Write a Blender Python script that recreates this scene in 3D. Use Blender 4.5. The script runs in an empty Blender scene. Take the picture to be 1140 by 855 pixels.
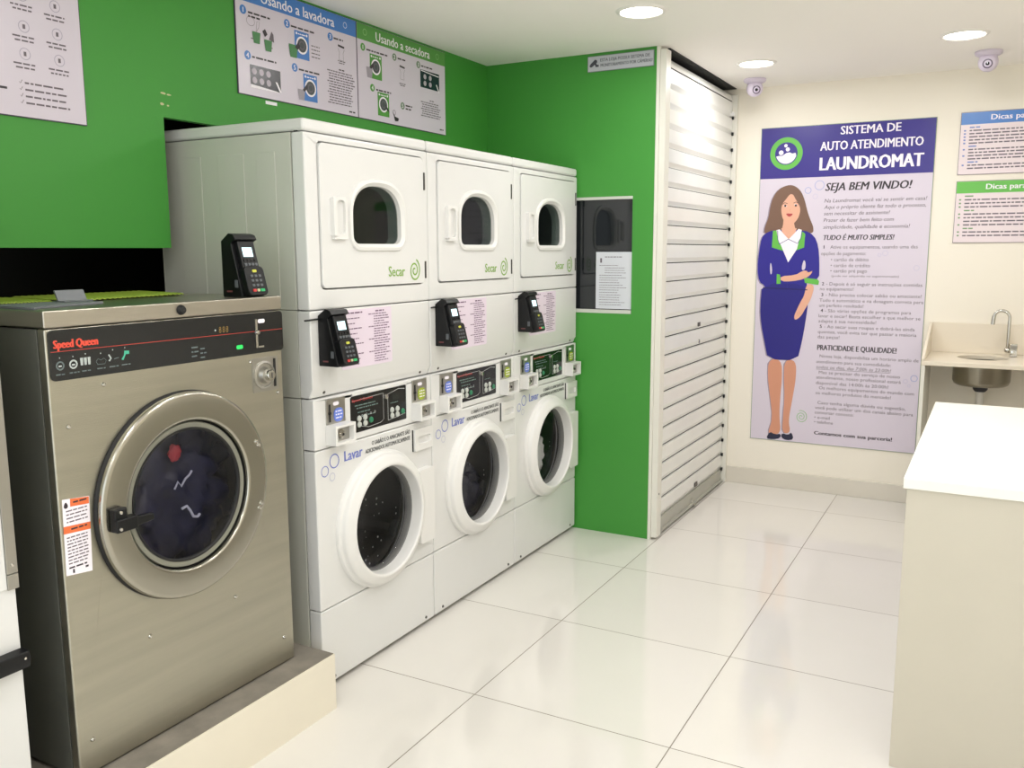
import bpy, math, random
from math import pi, sin, cos, radians as RD
from mathutils import Vector, Matrix, noise
from mathutils.geometry import tessellate_polygon
random.seed(4)
scene = bpy.context.scene
COL = scene.collection

# ------------------------------------------------------------------ materials
def lin(c):
    return tuple(((v / 255) / 12.92 if v / 255 <= .04045 else (((v / 255) + .055) / 1.055) ** 2.4) for v in c) + (1,)

MATS = {}
def mat(name, rgb, rough=.5, metal=0, spec=.5, var=0, vscale=6, bump=0, bscale=200, stretch=None, coat=0, emit=None, es=1):
    if name in MATS: return MATS[name]
    m = bpy.data.materials.new(name); m.use_nodes = True
    nt = m.node_tree; b = nt.nodes['Principled BSDF']
    b.inputs['Base Color'].default_value = lin(rgb)
    b.inputs['Roughness'].default_value = rough
    b.inputs['Metallic'].default_value = metal
    b.inputs['Specular IOR Level'].default_value = spec
    b.inputs['Coat Weight'].default_value = coat
    b.inputs['Coat Roughness'].default_value = .08
    if emit:
        b.inputs['Emission Color'].default_value = lin(emit); b.inputs['Emission Strength'].default_value = es
    if var or bump:
        tc = nt.nodes.new('ShaderNodeTexCoord'); mp = nt.nodes.new('ShaderNodeMapping')
        nt.links.new(tc.outputs['Object'], mp.inputs['Vector'])
        if stretch: mp.inputs['Scale'].default_value = stretch
    if var:
        n = nt.nodes.new('ShaderNodeTexNoise'); n.inputs['Scale'].default_value = vscale; n.inputs['Detail'].default_value = 5
        nt.links.new(mp.outputs['Vector'], n.inputs['Vector'])
        mx = nt.nodes.new('ShaderNodeMix'); mx.data_type = 'RGBA'
        mx.inputs[6].default_value = lin(tuple(max(0, c * (1 - var)) for c in rgb)); mx.inputs[7].default_value = lin(tuple(min(255, c * (1 + var)) for c in rgb))
        nt.links.new(n.outputs['Fac'], mx.inputs[0]); nt.links.new(mx.outputs[2], b.inputs['Base Color'])
    if bump:
        n2 = nt.nodes.new('ShaderNodeTexNoise'); n2.inputs['Scale'].default_value = bscale; n2.inputs['Detail'].default_value = 3
        nt.links.new(mp.outputs['Vector'], n2.inputs['Vector'])
        bp = nt.nodes.new('ShaderNodeBump'); bp.inputs['Strength'].default_value = bump; bp.inputs['Distance'].default_value = .002
        nt.links.new(n2.outputs['Fac'], bp.inputs['Height']); nt.links.new(bp.outputs['Normal'], b.inputs['Normal'])
    MATS[name] = m
    return m

def glass_mat(name, tint, refl_rough=.02, gloss=.12):
    m = bpy.data.materials.new(name); m.use_nodes = True; nt = m.node_tree; nt.nodes.clear()
    o = nt.nodes.new('ShaderNodeOutputMaterial'); mx = nt.nodes.new('ShaderNodeMixShader')
    t = nt.nodes.new('ShaderNodeBsdfTransparent'); t.inputs[0].default_value = tint
    g = nt.nodes.new('ShaderNodeBsdfGlossy'); g.inputs['Roughness'].default_value = refl_rough
    lw = nt.nodes.new('ShaderNodeLayerWeight'); lw.inputs[0].default_value = .5
    pw = nt.nodes.new('ShaderNodeMath'); pw.operation = 'POWER'; pw.inputs[1].default_value = 4.5; nt.links.new(lw.outputs['Facing'], pw.inputs[0])
    fr = nt.nodes.new('ShaderNodeMath'); fr.operation = 'MULTIPLY_ADD'; fr.inputs[1].default_value = .6; fr.inputs[2].default_value = .025; nt.links.new(pw.outputs[0], fr.inputs[0])
    nt.links.new(fr.outputs[0], mx.inputs[0]); nt.links.new(t.outputs[0], mx.inputs[1]); nt.links.new(g.outputs[0], mx.inputs[2])
    nt.links.new(mx.outputs[0], o.inputs[0]); MATS[name] = m
    return m

GX, GY, TILE = .4581, .2345, .6871
def floor_mat():
    m = bpy.data.materials.new('glossy_porcelain_tile'); m.use_nodes = True; nt = m.node_tree; N = nt.nodes; L = nt.links
    b = N['Principled BSDF']; tc = N.new('ShaderNodeTexCoord'); sp = N.new('ShaderNodeSeparateXYZ'); L.new(tc.outputs['Object'], sp.inputs[0])
    def ma(op, a, bb=None):
        n = N.new('ShaderNodeMath'); n.operation = op
        if isinstance(a, (int, float)): n.inputs[0].default_value = a
        else: L.new(a, n.inputs[0])
        if bb is not None:
            if isinstance(bb, (int, float)): n.inputs[1].default_value = bb
            else: L.new(bb, n.inputs[1])
        return n.outputs[0]
    ds = []; cells = []
    for ax, g in ((0, GX), (1, GY)):
        t = ma('DIVIDE', ma('SUBTRACT', sp.outputs[ax], g), TILE)
        cells.append(ma('FLOOR', t))
        fr = ma('FRACT', t); ds.append(ma('MINIMUM', fr, ma('SUBTRACT', 1, fr)))
    d = ma('MINIMUM', ds[0], ds[1])
    line = ma('LESS_THAN', d, .0026)
    cb = N.new('ShaderNodeCombineXYZ'); L.new(cells[0], cb.inputs[0]); L.new(cells[1], cb.inputs[1])
    wn = N.new('ShaderNodeTexWhiteNoise'); L.new(cb.outputs[0], wn.inputs[0])
    n = N.new('ShaderNodeTexNoise'); n.inputs['Scale'].default_value = 2.2; n.inputs['Detail'].default_value = 6; L.new(tc.outputs['Object'], n.inputs['Vector'])
    f = ma('ADD', ma('MULTIPLY', wn.outputs[0], .5), ma('MULTIPLY', n.outputs['Fac'], .5))
    mx = N.new('ShaderNodeMix'); mx.data_type = 'RGBA'; mx.inputs[6].default_value = lin((216, 212, 205)); mx.inputs[7].default_value = lin((226, 223, 217)); L.new(f, mx.inputs[0])
    mx2 = N.new('ShaderNodeMix'); mx2.data_type = 'RGBA'; L.new(line, mx2.inputs[0]); L.new(mx.outputs[2], mx2.inputs[6]); mx2.inputs[7].default_value = lin((120, 112, 98))
    L.new(mx2.outputs[2], b.inputs['Base Color'])
    L.new(ma('ADD', ma('MULTIPLY', line, .5), .09), b.inputs['Roughness'])
    b.inputs['Specular IOR Level'].default_value = .75
    n3 = N.new('ShaderNodeTexNoise'); n3.inputs['Scale'].default_value = 3; L.new(tc.outputs['Object'], n3.inputs['Vector'])
    bp = N.new('ShaderNodeBump'); bp.inputs['Strength'].default_value = .06; bp.inputs['Distance'].default_value = .01
    L.new(n3.outputs['Fac'], bp.inputs['Height']); L.new(bp.outputs['Normal'], b.inputs['Normal'])
    return m

enamel = mat('white_enamel', (218, 218, 216), .28, var=.01)
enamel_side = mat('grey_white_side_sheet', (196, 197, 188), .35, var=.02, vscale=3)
plastic_w = mat('white_plastic', (224, 223, 220), .32)
gap = mat('dark_seam', (30, 30, 30), .8)
black = mat('black_plastic', (11, 12, 14), .4, spec=.35)
blackg = mat('black_gloss_panel', (16, 18, 20), .18)
rubber = mat('black_rubber', (16, 16, 16), .6)
steel = mat('brushed_stainless', (180, 177, 163), .36, 1, var=.07, vscale=2.5, bump=.25, bscale=60, stretch=(1, .6, 12))
steel_t = mat('brushed_stainless_lid', (180, 175, 164), .3, 1, var=.05, vscale=3, bump=.2, bscale=60, stretch=(1, .4, 14))
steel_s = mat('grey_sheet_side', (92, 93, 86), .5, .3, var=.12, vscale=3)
steel_r = mat('polished_door_steel', (172, 169, 158), .22, 1, var=.05, vscale=4)
chrome = mat('chrome', (200, 198, 192), .1, 1)
galv = mat('coin_plate_steel', (178, 176, 170), .35, 1)
green = mat('green_wall_paint', (62, 144, 52), .55, var=.03, vscale=1.5, bump=.1, bscale=90)
cream = mat('cream_wall_paint', (238, 232, 219), .6, var=.01, vscale=1.5, bump=.08, bscale=90)
ceil = mat('ceiling_paint', (248, 245, 239), .7, var=.01, vscale=1)
white_trim = mat('white_trim_paint', (226, 224, 214), .4)
basem = mat('baseboard_tile', (214, 208, 196), .15, var=.02)
paper = mat('poster_vinyl', (212, 203, 217), .3)
ink = mat('poster_ink', (52, 44, 52), .4)
grayink = mat('poster_grey_ink', (104, 94, 104), .4)
navy = mat('poster_navy', (50, 38, 132), .3, var=.02)
pwhite = mat('poster_white', (242, 236, 244), .35)
pgreen = mat('poster_green', (98, 182, 72), .35)
pblue = mat('poster_blue', (66, 122, 196), .3)
drum_m = mat('drum_steel', (92, 94, 94), .32, .8, bump=.4, bscale=60)
dark = mat('void_shade', (22, 23, 20), .8)  # near-black, the shade of unlit voids put into the colour
glass_d = glass_mat('tinted_porthole_glass', (.8, .8, .82, 1))
glass_k = glass_mat('smoked_dryer_glass', (.55, .6, .58, 1))
glass_c = glass_mat('clear_glass', (.7, .7, .74, 1))

# ------------------------------------------------------------------ mesh helper
def arc(cx, cy, r, a0, a1, n): return [(cx + r * cos(a0 + (a1 - a0) * i / n), cy + r * sin(a0 + (a1 - a0) * i / n)) for i in range(n + 1)]
def circ(cx, cy, r, n=40): return [(cx + r * cos(2 * pi * i / n), cy + r * sin(2 * pi * i / n)) for i in range(n)]
def rrect(x0, x1, y0, y1, r, n=5):
    return (arc(x1 - r, y1 - r, r, 0, pi / 2, n) + arc(x0 + r, y1 - r, r, pi / 2, pi, n) + arc(x0 + r, y0 + r, r, pi, 1.5 * pi, n) + arc(x1 - r, y0 + r, r, 1.5 * pi, 2 * pi, n))
def arch(cx, z0, z1, hw, rb=.03, g=0):
    z0 -= g; z1 += g; hw += g; rb += g
    top = [(cx + hw * (abs(cos(a)) ** .8) * (1 if cos(a) >= 0 else -1), z1 - .11 - g * .5 + (.11 + g * .5) * (sin(a) ** .85)) for a in [pi * i / 22 for i in range(23)]]
    return top + arc(cx - hw + rb, z0 + rb, rb, pi, 1.5 * pi, 5) + arc(cx + hw - rb, z0 + rb, rb, 1.5 * pi, 2 * pi, 5)
def chaikin(p, k=2):
    for _ in range(k):
        q = []
        for i in range(len(p)):
            a = p[i]; b = p[(i + 1) % len(p)]
            q += [(a[0] * .75 + b[0] * .25, a[1] * .75 + b[1] * .25), (a[0] * .25 + b[0] * .75, a[1] * .25 + b[1] * .75)]
        p = q
    return p
TX = {}
def text_mesh(s, bold):
    k = (s, bold)
    if k in TX: return TX[k]
    cu = bpy.data.curves.new('t', 'FONT'); cu.body = s; cu.size = 1; cu.resolution_u = 2; cu.offset = bold; cu.fill_mode = 'FRONT'
    o = bpy.data.objects.new('t', cu); COL.objects.link(o)
    dg = bpy.context.evaluated_depsgraph_get(); oe = o.evaluated_get(dg); me = oe.to_mesh()
    vs = [(v.co.x, v.co.y) for v in me.vertices]; fs = [tuple(p.vertices) for p in me.polygons]
    oe.to_mesh_clear(); bpy.data.objects.remove(o); bpy.data.curves.remove(cu)
    TX[k] = (vs, fs); return TX[k]

class M:
    def __init__(s): s.v = []; s.f = []; s.m = []; s.mats = []
    def mi(s, m):
        if m not in s.mats: s.mats.append(m)
        return s.mats.index(m)
    def add(s, vs, fs, m):
        o = len(s.v); s.v += [tuple(v) for v in vs]; k = s.mi(m)
        for f in fs: s.f.append(tuple(i + o for i in f)); s.m.append(k)
        return s
    def box(s, x0, x1, y0, y1, z0, z1, m):
        v = [(x, y, z) for x in (x0, x1) for y in (y0, y1) for z in (z0, z1)]
        return s.add(v, [(0, 1, 3, 2), (4, 6, 7, 5), (0, 4, 5, 1), (2, 3, 7, 6), (0, 2, 6, 4), (1, 5, 7, 3)], m)
    def P(s, pl, u, v, d):
        return (d, u, v) if pl == 'x' else ((u, d, v) if pl == 'y' else (u, v, d))
    def prism(s, loops, pl, d0, d1, m):
        if not isinstance(loops[0], list): loops = [loops]
        flat = [p for l in loops for p in l]; n = len(flat)
        tri = tessellate_polygon([[Vector((a, b, 0)) for a, b in l] for l in loops])
        v = [s.P(pl, a, b, d0) for a, b in flat] + [s.P(pl, a, b, d1) for a, b in flat]
        f = [tuple(t) for t in tri] + [tuple(i + n for i in t[::-1]) for t in tri]
        o = 0
        for l in loops:
            k = len(l)
            for i in range(k): f.append((o + i, o + (i + 1) % k, n + o + (i + 1) % k, n + o + i))
            o += k
        return s.add(v, f, m)
    def flat(s, loop, pl, d, m): # printed shape
        tri = tessellate_polygon([[Vector((a, b, 0)) for a, b in loop]])
        return s.add([s.P(pl, a, b, d) for a, b in loop], [tuple(t) for t in tri], m)
    def ring(s, cx, cy, r0, r1, pl, d, m, n=24):
        a = circ(cx, cy, r0, n); b = circ(cx, cy, r1, n)
        return s.add([s.P(pl, *p, d) for p in a + b], [(i, (i + 1) % n, n + (i + 1) % n, n + i) for i in range(n)], m)
    def stroke(s, pts, w, pl, d, m):
        v = []
        for i, p in enumerate(pts):
            a = pts[max(0, i - 1)]; b = pts[min(len(pts) - 1, i + 1)]
            dx, dy = b[0] - a[0], b[1] - a[1]; l = math.hypot(dx, dy) or 1
            v += [(p[0] - dy / l * w / 2, p[1] + dx / l * w / 2), (p[0] + dy / l * w / 2, p[1] - dx / l * w / 2)]
        return s.add([s.P(pl, a, b, d) for a, b in v], [(2 * i, 2 * i + 1, 2 * i + 3, 2 * i + 2) for i in range(len(pts) - 1)], m)
    def lathe(s, prof, ax, c, m, n=56, closed=False):
        v = []; k = len(prof)
        for i in range(n):
            t = 2 * pi * i / n
            for r, a in prof:
                p, q = r * cos(t), r * sin(t)
                v.append((c[0] + a, c[1] + p, c[2] + q) if ax == 'x' else ((c[0] + p, c[1] + a, c[2] + q) if ax == 'y' else (c[0] + p, c[1] + q, c[2] + a)))
        f = []
        for i in range(n):
            j = (i + 1) % n
            for a in range(k if closed else k - 1):
                b = (a + 1) % k
                f.append((i * k + a, j * k + a, j * k + b, i * k + b))
        return s.add(v, f, m)
    def tube(s, pts, r, m, n=12):
        pts = [Vector(p) for p in pts]; v = []; up = None
        for i, p in enumerate(pts):
            d = (pts[min(i + 1, len(pts) - 1)] - pts[max(i - 1, 0)]).normalized()
            if up is None: up = d.orthogonal().normalized()
            up = (up - d * up.dot(d)).normalized(); w = d.cross(up)
            rr = r[i] if isinstance(r, list) else r
            v += [p + (up * cos(2 * pi * j / n) + w * sin(2 * pi * j / n)) * rr for j in range(n)]
        f = [(i * n + j, i * n + (j + 1) % n, (i + 1) * n + (j + 1) % n, (i + 1) * n + j) for i in range(len(pts) - 1) for j in range(n)]
        f += [tuple(range(n))[::-1], tuple((len(pts) - 1) * n + j for j in range(n))]
        return s.add(v, f, m)
    def lump(s, c, rad, m, seed=0, amp=.25, fq=2.5, n=28, clampx=None):
        v = []; f = []
        for i in range(n + 1):
            for j in range(2 * n):
                t = pi * i / n; p = pi * j / n
                d = Vector((sin(t) * cos(p), sin(t) * sin(p), cos(t)))
                k = 1 + amp * noise.noise(d * fq + Vector((seed, seed * .7, 0))) + amp * .6 * noise.noise(d * fq * 3 + Vector((0, seed, 3))) + amp * .3 * noise.ridged_multi_fractal(d * fq * 2, 1, 2, 3, 1, 2) * .5
                v.append((c[0] + d.x * rad[0] * k, c[1] + d.y * rad[1] * k, c[2] + d.z * rad[2] * k))
        for i in range(n):
            for j in range(2 * n): f.append((i * 2 * n + j, i * 2 * n + (j + 1) % (2 * n), (i + 1) * 2 * n + (j + 1) % (2 * n), (i + 1) * 2 * n + j))
        return s.add(v, f, m)
    def text(s, t, u, v, h, pl, d, m, w=None, bold=0, shear=0, align='l', mirror=False):
        """text with baseline at v; h is the height of a capital; w the width it is set to"""
        if bold:
            sc0 = h / .69; sg = -1 if pl == 'y' else 1
            ww = w - bold * sc0 if w else None
            for i, k in enumerate((-.5, .5, 0) if bold < .03 else (-.5, -.25, .25, .5, 0)):
                s.text(t, u + bold * sc0 * (k + (.5 if align == 'l' else 0)), v, h, pl, d + sg * .00002 * i, m, w=ww, shear=shear, align=align)
            return s
        vs, fs = text_mesh(t, 0)
        if not vs: return s
        x0 = min(a for a, b in vs); x1 = max(a for a, b in vs)
        sc = h / .69; sx = (w / (x1 - x0)) if w else sc
        W = (x1 - x0) * sx; ou = u - (W / 2 if align == 'c' else (W if align == 'r' else 0))
        return s.add([s.P(pl, ou + (a - x0) * sx + shear * b * sc, v + b * sc, d) for a, b in vs], fs, m)
    def dashes(s, u0, u1, v, h, pl, d, m, slope=0):
        u = u0
        while u < u1 - h:
            w = min(random.uniform(1.5, 6) * h, u1 - u)
            s.add([s.P(pl, a, b, d) for a, b in ((u, v), (u + w, v), (u + w, v + h), (u, v + h))], [(0, 1, 2, 3)], m); u += w + h * .8
        return s
    def quad(s, u0, u1, v0, v1, pl, d, m):
        return s.add([s.P(pl, a, b, d) for a, b in ((u0, v0), (u1, v0), (u1, v1), (u0, v1))], [(0, 1, 2, 3)], m)
    def build(s, name, parent=None, bevel=0, smooth=35, seg=2, loc=None, recalc=True):
        me = bpy.data.meshes.new(name); me.from_pydata(s.v, [], s.f)
        for m in s.mats: me.materials.append(m)
        me.polygons.foreach_set('material_index', s.m); me.update()
        if recalc:
            import bmesh
            bm = bmesh.new(); bm.from_mesh(me); bmesh.ops.remove_doubles(bm, verts=bm.verts, dist=1e-6); bmesh.ops.recalc_face_normals(bm, faces=bm.faces); bm.to_mesh(me); bm.free()
        if smooth:
            me.polygons.foreach_set('use_smooth', [True] * len(me.polygons)); me.set_sharp_from_angle(angle=RD(smooth))
        o = bpy.data.objects.new(name, me); COL.objects.link(o)
        if parent is not None:
            o.parent = parent
        if loc: o.location = loc
        if bevel:
            b = o.modifiers.new('bevel', 'BEVEL'); b.width = bevel; b.segments = seg; b.limit_method = 'ANGLE'; b.angle_limit = RD(40); b.harden_normals = bool(smooth)
        return o

def thing(name, label, cat, loc=(0, 0, 0), group=None):
    o = bpy.data.objects.new(name, None); COL.objects.link(o); o.location = loc; o.empty_display_size = .1
    return tag(o, label, cat, group)
def tag(o, label, cat, group=None):
    o['label'] = label; o['category'] = cat
    if group: o['group'] = group
    return o
def struct(o): o['kind'] = 'structure'; return o
def copy_tree(o, parent=None):
    c = o.copy(); COL.objects.link(c)
    if parent is not None: c.parent = parent
    for ch in list(o.children): copy_tree(ch, c)
    return c

# ------------------------------------------------------------------ setting
XL, YR, ZC, YF, XS = -.5344, 2.0588, 2.4556, 3.4114, .4095
XR, YN = 3.1, -3.5
struct(M().box(-1.5, XR + .1, YN - .1, YF + .1, -.08, 0, floor_mat()).build('floor', smooth=0))
MATS['floor'] = 1
struct(M().box(-1.5, XR + .1, YN - .1, YF + .1, ZC, ZC + .08, ceil).build('ceiling', smooth=0))
wl = [(YN, 1.5), (-.069, 1.5), (-.069, 1.927), (YR, 1.927), (YR, ZC), (YN, ZC)]
w = struct(M().prism(wl, 'x', XL - .03, XL, green).build('wall_left', smooth=0))
chip = mat('bare_plaster', (196, 190, 150), .8)
ps = M()
for cy, cz, a, b in ((.126, 1.983, .012, .004), (.148, 1.981, .009, .003), (.118, 1.948, .008, .005), (.142, 1.946, .006, .003)):
    ps.flat(chaikin([(cy + a * random.uniform(.7, 1.2) * cos(t), cz + b * random.uniform(.7, 1.2) * sin(t)) for t in [i * pi / 4 for i in range(8)]], 1), 'x', XL + .0006, chip)
ps.v = [(x, y - .19, z + .02) for x, y, z in ps.v]
ps.build('paint_chip', w, smooth=0)
M().box(XL, XL + .001, .405, .465, 2.034, 2.046, pwhite).build('tape_strip', w, smooth=0)
struct(M().box(-1.5, -1.4, YN, YF, 0, ZC, dark).build('wall_recess', smooth=0))
# wall across the end of the machine row, green, with a window opening
WX0, WX1, WZ0, WZ1 = -.28, .299, 1.180, 1.745
wr = [(-1.4, 0), (XS, 0), (XS, ZC), (-1.4, ZC)]
struct(M().prism([wr, [(WX0, WZ0), (WX0, WZ1), (WX1, WZ1), (WX1, WZ0)]], 'y', YR, YR + .07, green).build('wall_end', smooth=0))
struct(M().box(XS, XS + .017, YR - .002, YR + .07, 0, ZC, white_trim).build('trim_1', bevel=.002))
wn = M(); wm = mat('window_frame_paint', (198, 202, 192), .4)
wn.box(WX0, WX1, YR - .003, YR + .05, WZ1 - .004, WZ1 + .01, wm).box(WX0, WX1, YR - .003, YR + .05, WZ0 - .012, WZ0 + .006, wm)
wo = struct(wn.build('window_1', smooth=0))
M().box(WX0, WX1, YR + .012, YR + .02, WZ0, WZ1, mat('dark_window_glass', (30, 33, 36), .06, spec=.6)).build('pane', wo, smooth=0)
struct(M().box(-1.4, XR, YF, YF + .1, 0, ZC, cream).build('wall_far', smooth=0))
struct(M().box(XR, XR + .1, YN, YF, 0, ZC, cream).build('wall_right', smooth=0))
struct(M().prism([[(-1.4, 0), (XR, 0), (XR, ZC), (-1.4, ZC)], [(.1, .02), (2.9, .02), (2.9, 2.3), (.1, 2.3)]], 'y', YN - .1, YN, cream).build('wall_near', smooth=0))  # unseen opening added in this wall to let in daylight as fill
pl_ = bpy.data.lights.new('fill_opening_portal', 'AREA'); pl_.shape = 'RECTANGLE'; pl_.size = 2.8; pl_.size_y = 2.28; pl_.cycles.is_portal = True
po_ = bpy.data.objects.new('fill_opening_portal', pl_); COL.objects.link(po_); po_.location = (1.5, YN - .05, 1.16); po_.rotation_euler = (RD(90), 0, 0)
struct(M().box(.46, XR, YF - .012, YF, 0, .105, basem).build('baseboard_far', bevel=.002))

# ------------------------------------------------------------------ stacked dryer over washer
W_ = .683
BD = -.66
def make_stack():
    root = thing('stacked_washer_dryer', '', 'washing machine', (0, 0, 0))
    e = .002
    # shells
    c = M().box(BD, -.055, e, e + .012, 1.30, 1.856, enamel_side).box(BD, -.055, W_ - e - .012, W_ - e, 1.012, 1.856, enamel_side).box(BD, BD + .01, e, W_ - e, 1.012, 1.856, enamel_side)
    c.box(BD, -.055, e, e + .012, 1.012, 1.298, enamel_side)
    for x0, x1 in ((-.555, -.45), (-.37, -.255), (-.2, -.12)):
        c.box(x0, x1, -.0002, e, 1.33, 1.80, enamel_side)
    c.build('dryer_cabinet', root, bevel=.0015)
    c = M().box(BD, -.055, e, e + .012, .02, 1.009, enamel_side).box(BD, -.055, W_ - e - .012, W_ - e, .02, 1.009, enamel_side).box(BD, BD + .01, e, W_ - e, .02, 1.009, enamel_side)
    c.box(BD, -.03, e + .01, W_ - e - .01, .015, .03, gap)
    c.build('washer_cabinet', root, bevel=.0015)
    M().box(BD, 0, e, W_ - e, 1.859, 1.898, enamel).build('top_cap', root, bevel=.012, seg=4)
    # dark backing plate, its colour puts shade into the panel seams
    dz, dy = 1.6, .365
    M().prism([[(.008, .03), (W_ - .008, .03), (W_ - .008, 1.88), (.008, 1.88)], circ(.342, .525, .21), arch(dy, 1.512, 1.709, .137, g=.008)], 'x', -.045, -.03, gap).build('seam_shade_plate', root, smooth=0)
    # dryer front with door opening
    DY0, DY1, DZ0, DZ1 = .065, .648, 1.368, 1.829
    M().prism([[(e, 1.3), (W_ - e, 1.3), (W_ - e, 1.856), (e, 1.856)], rrect(DY0 - .003, DY1 + .003, DZ0 - .004, DZ1 + .004, .022)], 'x', -.052, 0, enamel).build('dryer_front_panel', root, bevel=.006, seg=3, smooth=0)
    d = M().prism([rrect(DY0, DY1, DZ0, DZ1, .02), arch(dy, 1.512, 1.709, .137, g=.006)], 'x', -.028, .005, enamel).build('dryer_door', root, bevel=.004, seg=3, smooth=0)
    b = M(); o = arch(dy, 1.512, 1.709, .137, g=.026); i_ = arch(dy, 1.512, 1.709, .137, g=.012); j_ = arch(dy, 1.512, 1.709, .137, g=.0)
    n = len(o); vs = []
    for lp, x in ((o, .004), (arch(dy, 1.512, 1.709, .137, g=.022), .012), (i_, .014), (j_, .004), (j_, -.055), (o, -.055)): vs += [(x, a, z) for a, z in lp]
    fs = [(k * n + i, k * n + (i + 1) % n, (k + 1) % 6 * n + (i + 1) % n, (k + 1) % 6 * n + i) for k in range(6) for i in range(n)]
    b.add(vs, fs, plastic_w).build('window_surround', d, smooth=32, recalc=True)
    M().prism(j_, 'x', -.016, -.012, glass_k).build('window', d, smooth=0)
    h = M().prism([rrect(.112, .186, 1.53, 1.663, .014), rrect(.134, .176, 1.542, 1.652, .014)], 'x', .003, .016, plastic_w)
    h.box(.004, .022, .1105, .126, 1.536, 1.657, plastic_w).box(.004, .018, .116, .183, 1.526, 1.535, plastic_w)
    h.build('door_handle', d, bevel=.003)
    hm = mat('hinge_metal', (92, 90, 86), .5, .6)
    for z in (1.713, 1.385): M().box(.001, .008, .6495, .655, z, z + .064, hm).build('hinge', d, smooth=0)
    gl = mat('lime_lettering', (124, 168, 62), .4)
    t = M().text('Secar', .418, 1.397, .036, 'x', .0058, gl, w=.1, bold=0.031)
    t.stroke([(.58 + (.005 + .03 * k / 40) * cos(k * .32 + 1), 1.416 + (.005 + .037 * k / 40) * sin(k * .32 + 1)) for k in range(41)], .006, 'x', .0058, gl)
    t.build('lettering', d, smooth=0)
    # tumbler inside
    dr = M().lathe([(.22, -.05), (.25, -.06), (.25, -.42), (.2, -.43), (.0005, -.43)], 'x', (0, .345, 1.58), mat('tumbler_steel', (176, 182, 180), .45, .6), 40)
    dr.build('dryer_drum', root)
    # lower dryer panel
    pp = [(-.052, 1.012), (-.014, 1.012), (-.008, 1.03), (0, 1.042), (0, 1.297), (-.052, 1.297)]
    M().prism(pp, 'y', e, W_ - e, enamel).build('service_panel', root, bevel=.005, seg=3)
    for y in (.066, .622): M().lathe([(.0005, .004), (.005, .003), (.006, 0)], 'x', (-.01, y, 1.027), hm, 12).build('screw', root)
    st = mat('sticker_pink', (222, 208, 222), .45); si = mat('sticker_ink', (112, 84, 112), .5)
    s = M().prism(rrect(.15, .434, 1.09, 1.291, .008, 3), 'x', 0, .001, st)
    random.seed(9)
    s.text('ATENCAO', .355, 1.276, .005, 'x', .0014, si, w=.045) if False else s.dashes(.34, .39, 1.277, .005, 'x', .0014, si)
    s.dashes(.16, .27, 1.277, .005, 'x', .0014, si)
    for k in range(20):
        z = 1.268 - k * .0088
        s.dashes(.3 + (.03 if k % 5 else 0), .425 - random.random() * .04, z, .0035, 'x', .0014, si)
        if k % 2: s.dashes(.16, .27 - random.random() * .05, z, .0035, 'x', .0014, si)
    s.build('instruction_sticker', root, smooth=0)
    # washer control section
    M().prism([[(e, .8395), (W_ - e, .8395), (W_ - e, 1.009), (e, 1.009)], rrect(.19, .52, .862, .992, .006)], 'x', -.052, 0, enamel).build('control_housing', root, bevel=.004)
    cp = M().prism(rrect(.191, .519, .863, .991, .005), 'x', -.01, -.003, blackg)
    ln = mat('panel_silver_line', (170, 172, 170), .4); rd = mat('panel_red', (176, 44, 40), .4); gr = mat('panel_print', (96, 118, 112), .5); pg = mat('panel_green_key', (40, 120, 84), .4)
    cp.stroke([(.20, .975), (.30, .978), (.378, .98), (.378, .885), (.36, .876), (.29, .872), (.255, .88), (.235, .886)], .002, 'x', -.0024, ln)
    cp.stroke([(.405, .876), (.405, .972), (.45, .98), (.47, .984), (.51, .979)], .0025, 'x', -.0024, ln).stroke([(.405, .876), (.46, .88), (.512, .886)], .002, 'x', -.0024, ln)
    cp.text('Speed Queen', .2, .972, .009, 'x', -.0024, rd, w=.115, bold=0.078)
    for z, a, b_ in ((.955, .215, .33), (.945, .225, .345), (.93, .23, .3), (.915, .25, .33)): cp.dashes(a, b_, z, .004, 'x', -.0024, gr)
    for k in range(4): cp.ring(.255 + k * .024, .918 + k * .001, .003, .0045, 'x', -.0022, ln, 10)
    cp.quad(.43, .475, .945, .966, 'x', -.0024, mat('display_off', (30, 36, 34), .2)); cp.dashes(.42, .47, .935, .003, 'x', -.0023, gr)
    pnl = cp.build('control_panel', root, smooth=0)
    for cy in (.238, .43):
        for a in range(2):
            for q in range(2): M().lathe([(.0005, .004), (.009, .004), (.011, 0)], 'x', (-.003, cy + a * .033, .889 + q * .021), mat('key_silver', (186, 190, 184), .4), 16).build('button', pnl)
        M().lathe([(.0005, .004), (.009, .004), (.011, 0)], 'x', (-.003, cy + .067, .895), pg, 16).build('start_button', pnl)
    M().lathe([(.0005, .01), (.009, .009), (.011, -.003)], 'x', (-.003, .389, .966), chrome, 16).build('lamp', pnl)
    for y0, cc, nm in ((.06, (104, 128, 214), 'blue_sticker'), (.552, (158, 176, 46), 'lime_sticker')):
        q = M().box(-.001, .004, y0, y0 + .096, .913, 1.002, galv)
        q.box(.004, .0055, y0 + .012, y0 + .02, .925, .985, gap); q.lathe([(.0005, .003), (.006, .003), (.007, 0)], 'x', (.004, y0 + .016, .955), gap, 12)
        q.build('coin_slot_plate', root, bevel=.001)
        k = M().prism(rrect(y0 + .036, y0 + .084, .922, .968, .018), 'x', .004, .0052, mat('sticker_' + nm, cc, .4))
        k.prism(rrect(y0 + .034, y0 + .062, .978, .99, .006), 'x', .004, .0055, pwhite)
        for z in (.955, .944, .933): k.dashes(y0 + .044, y0 + .078, z, .004, 'x', .0056, pwhite)
        k.build('coin_sticker', root, smooth=0)
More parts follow.
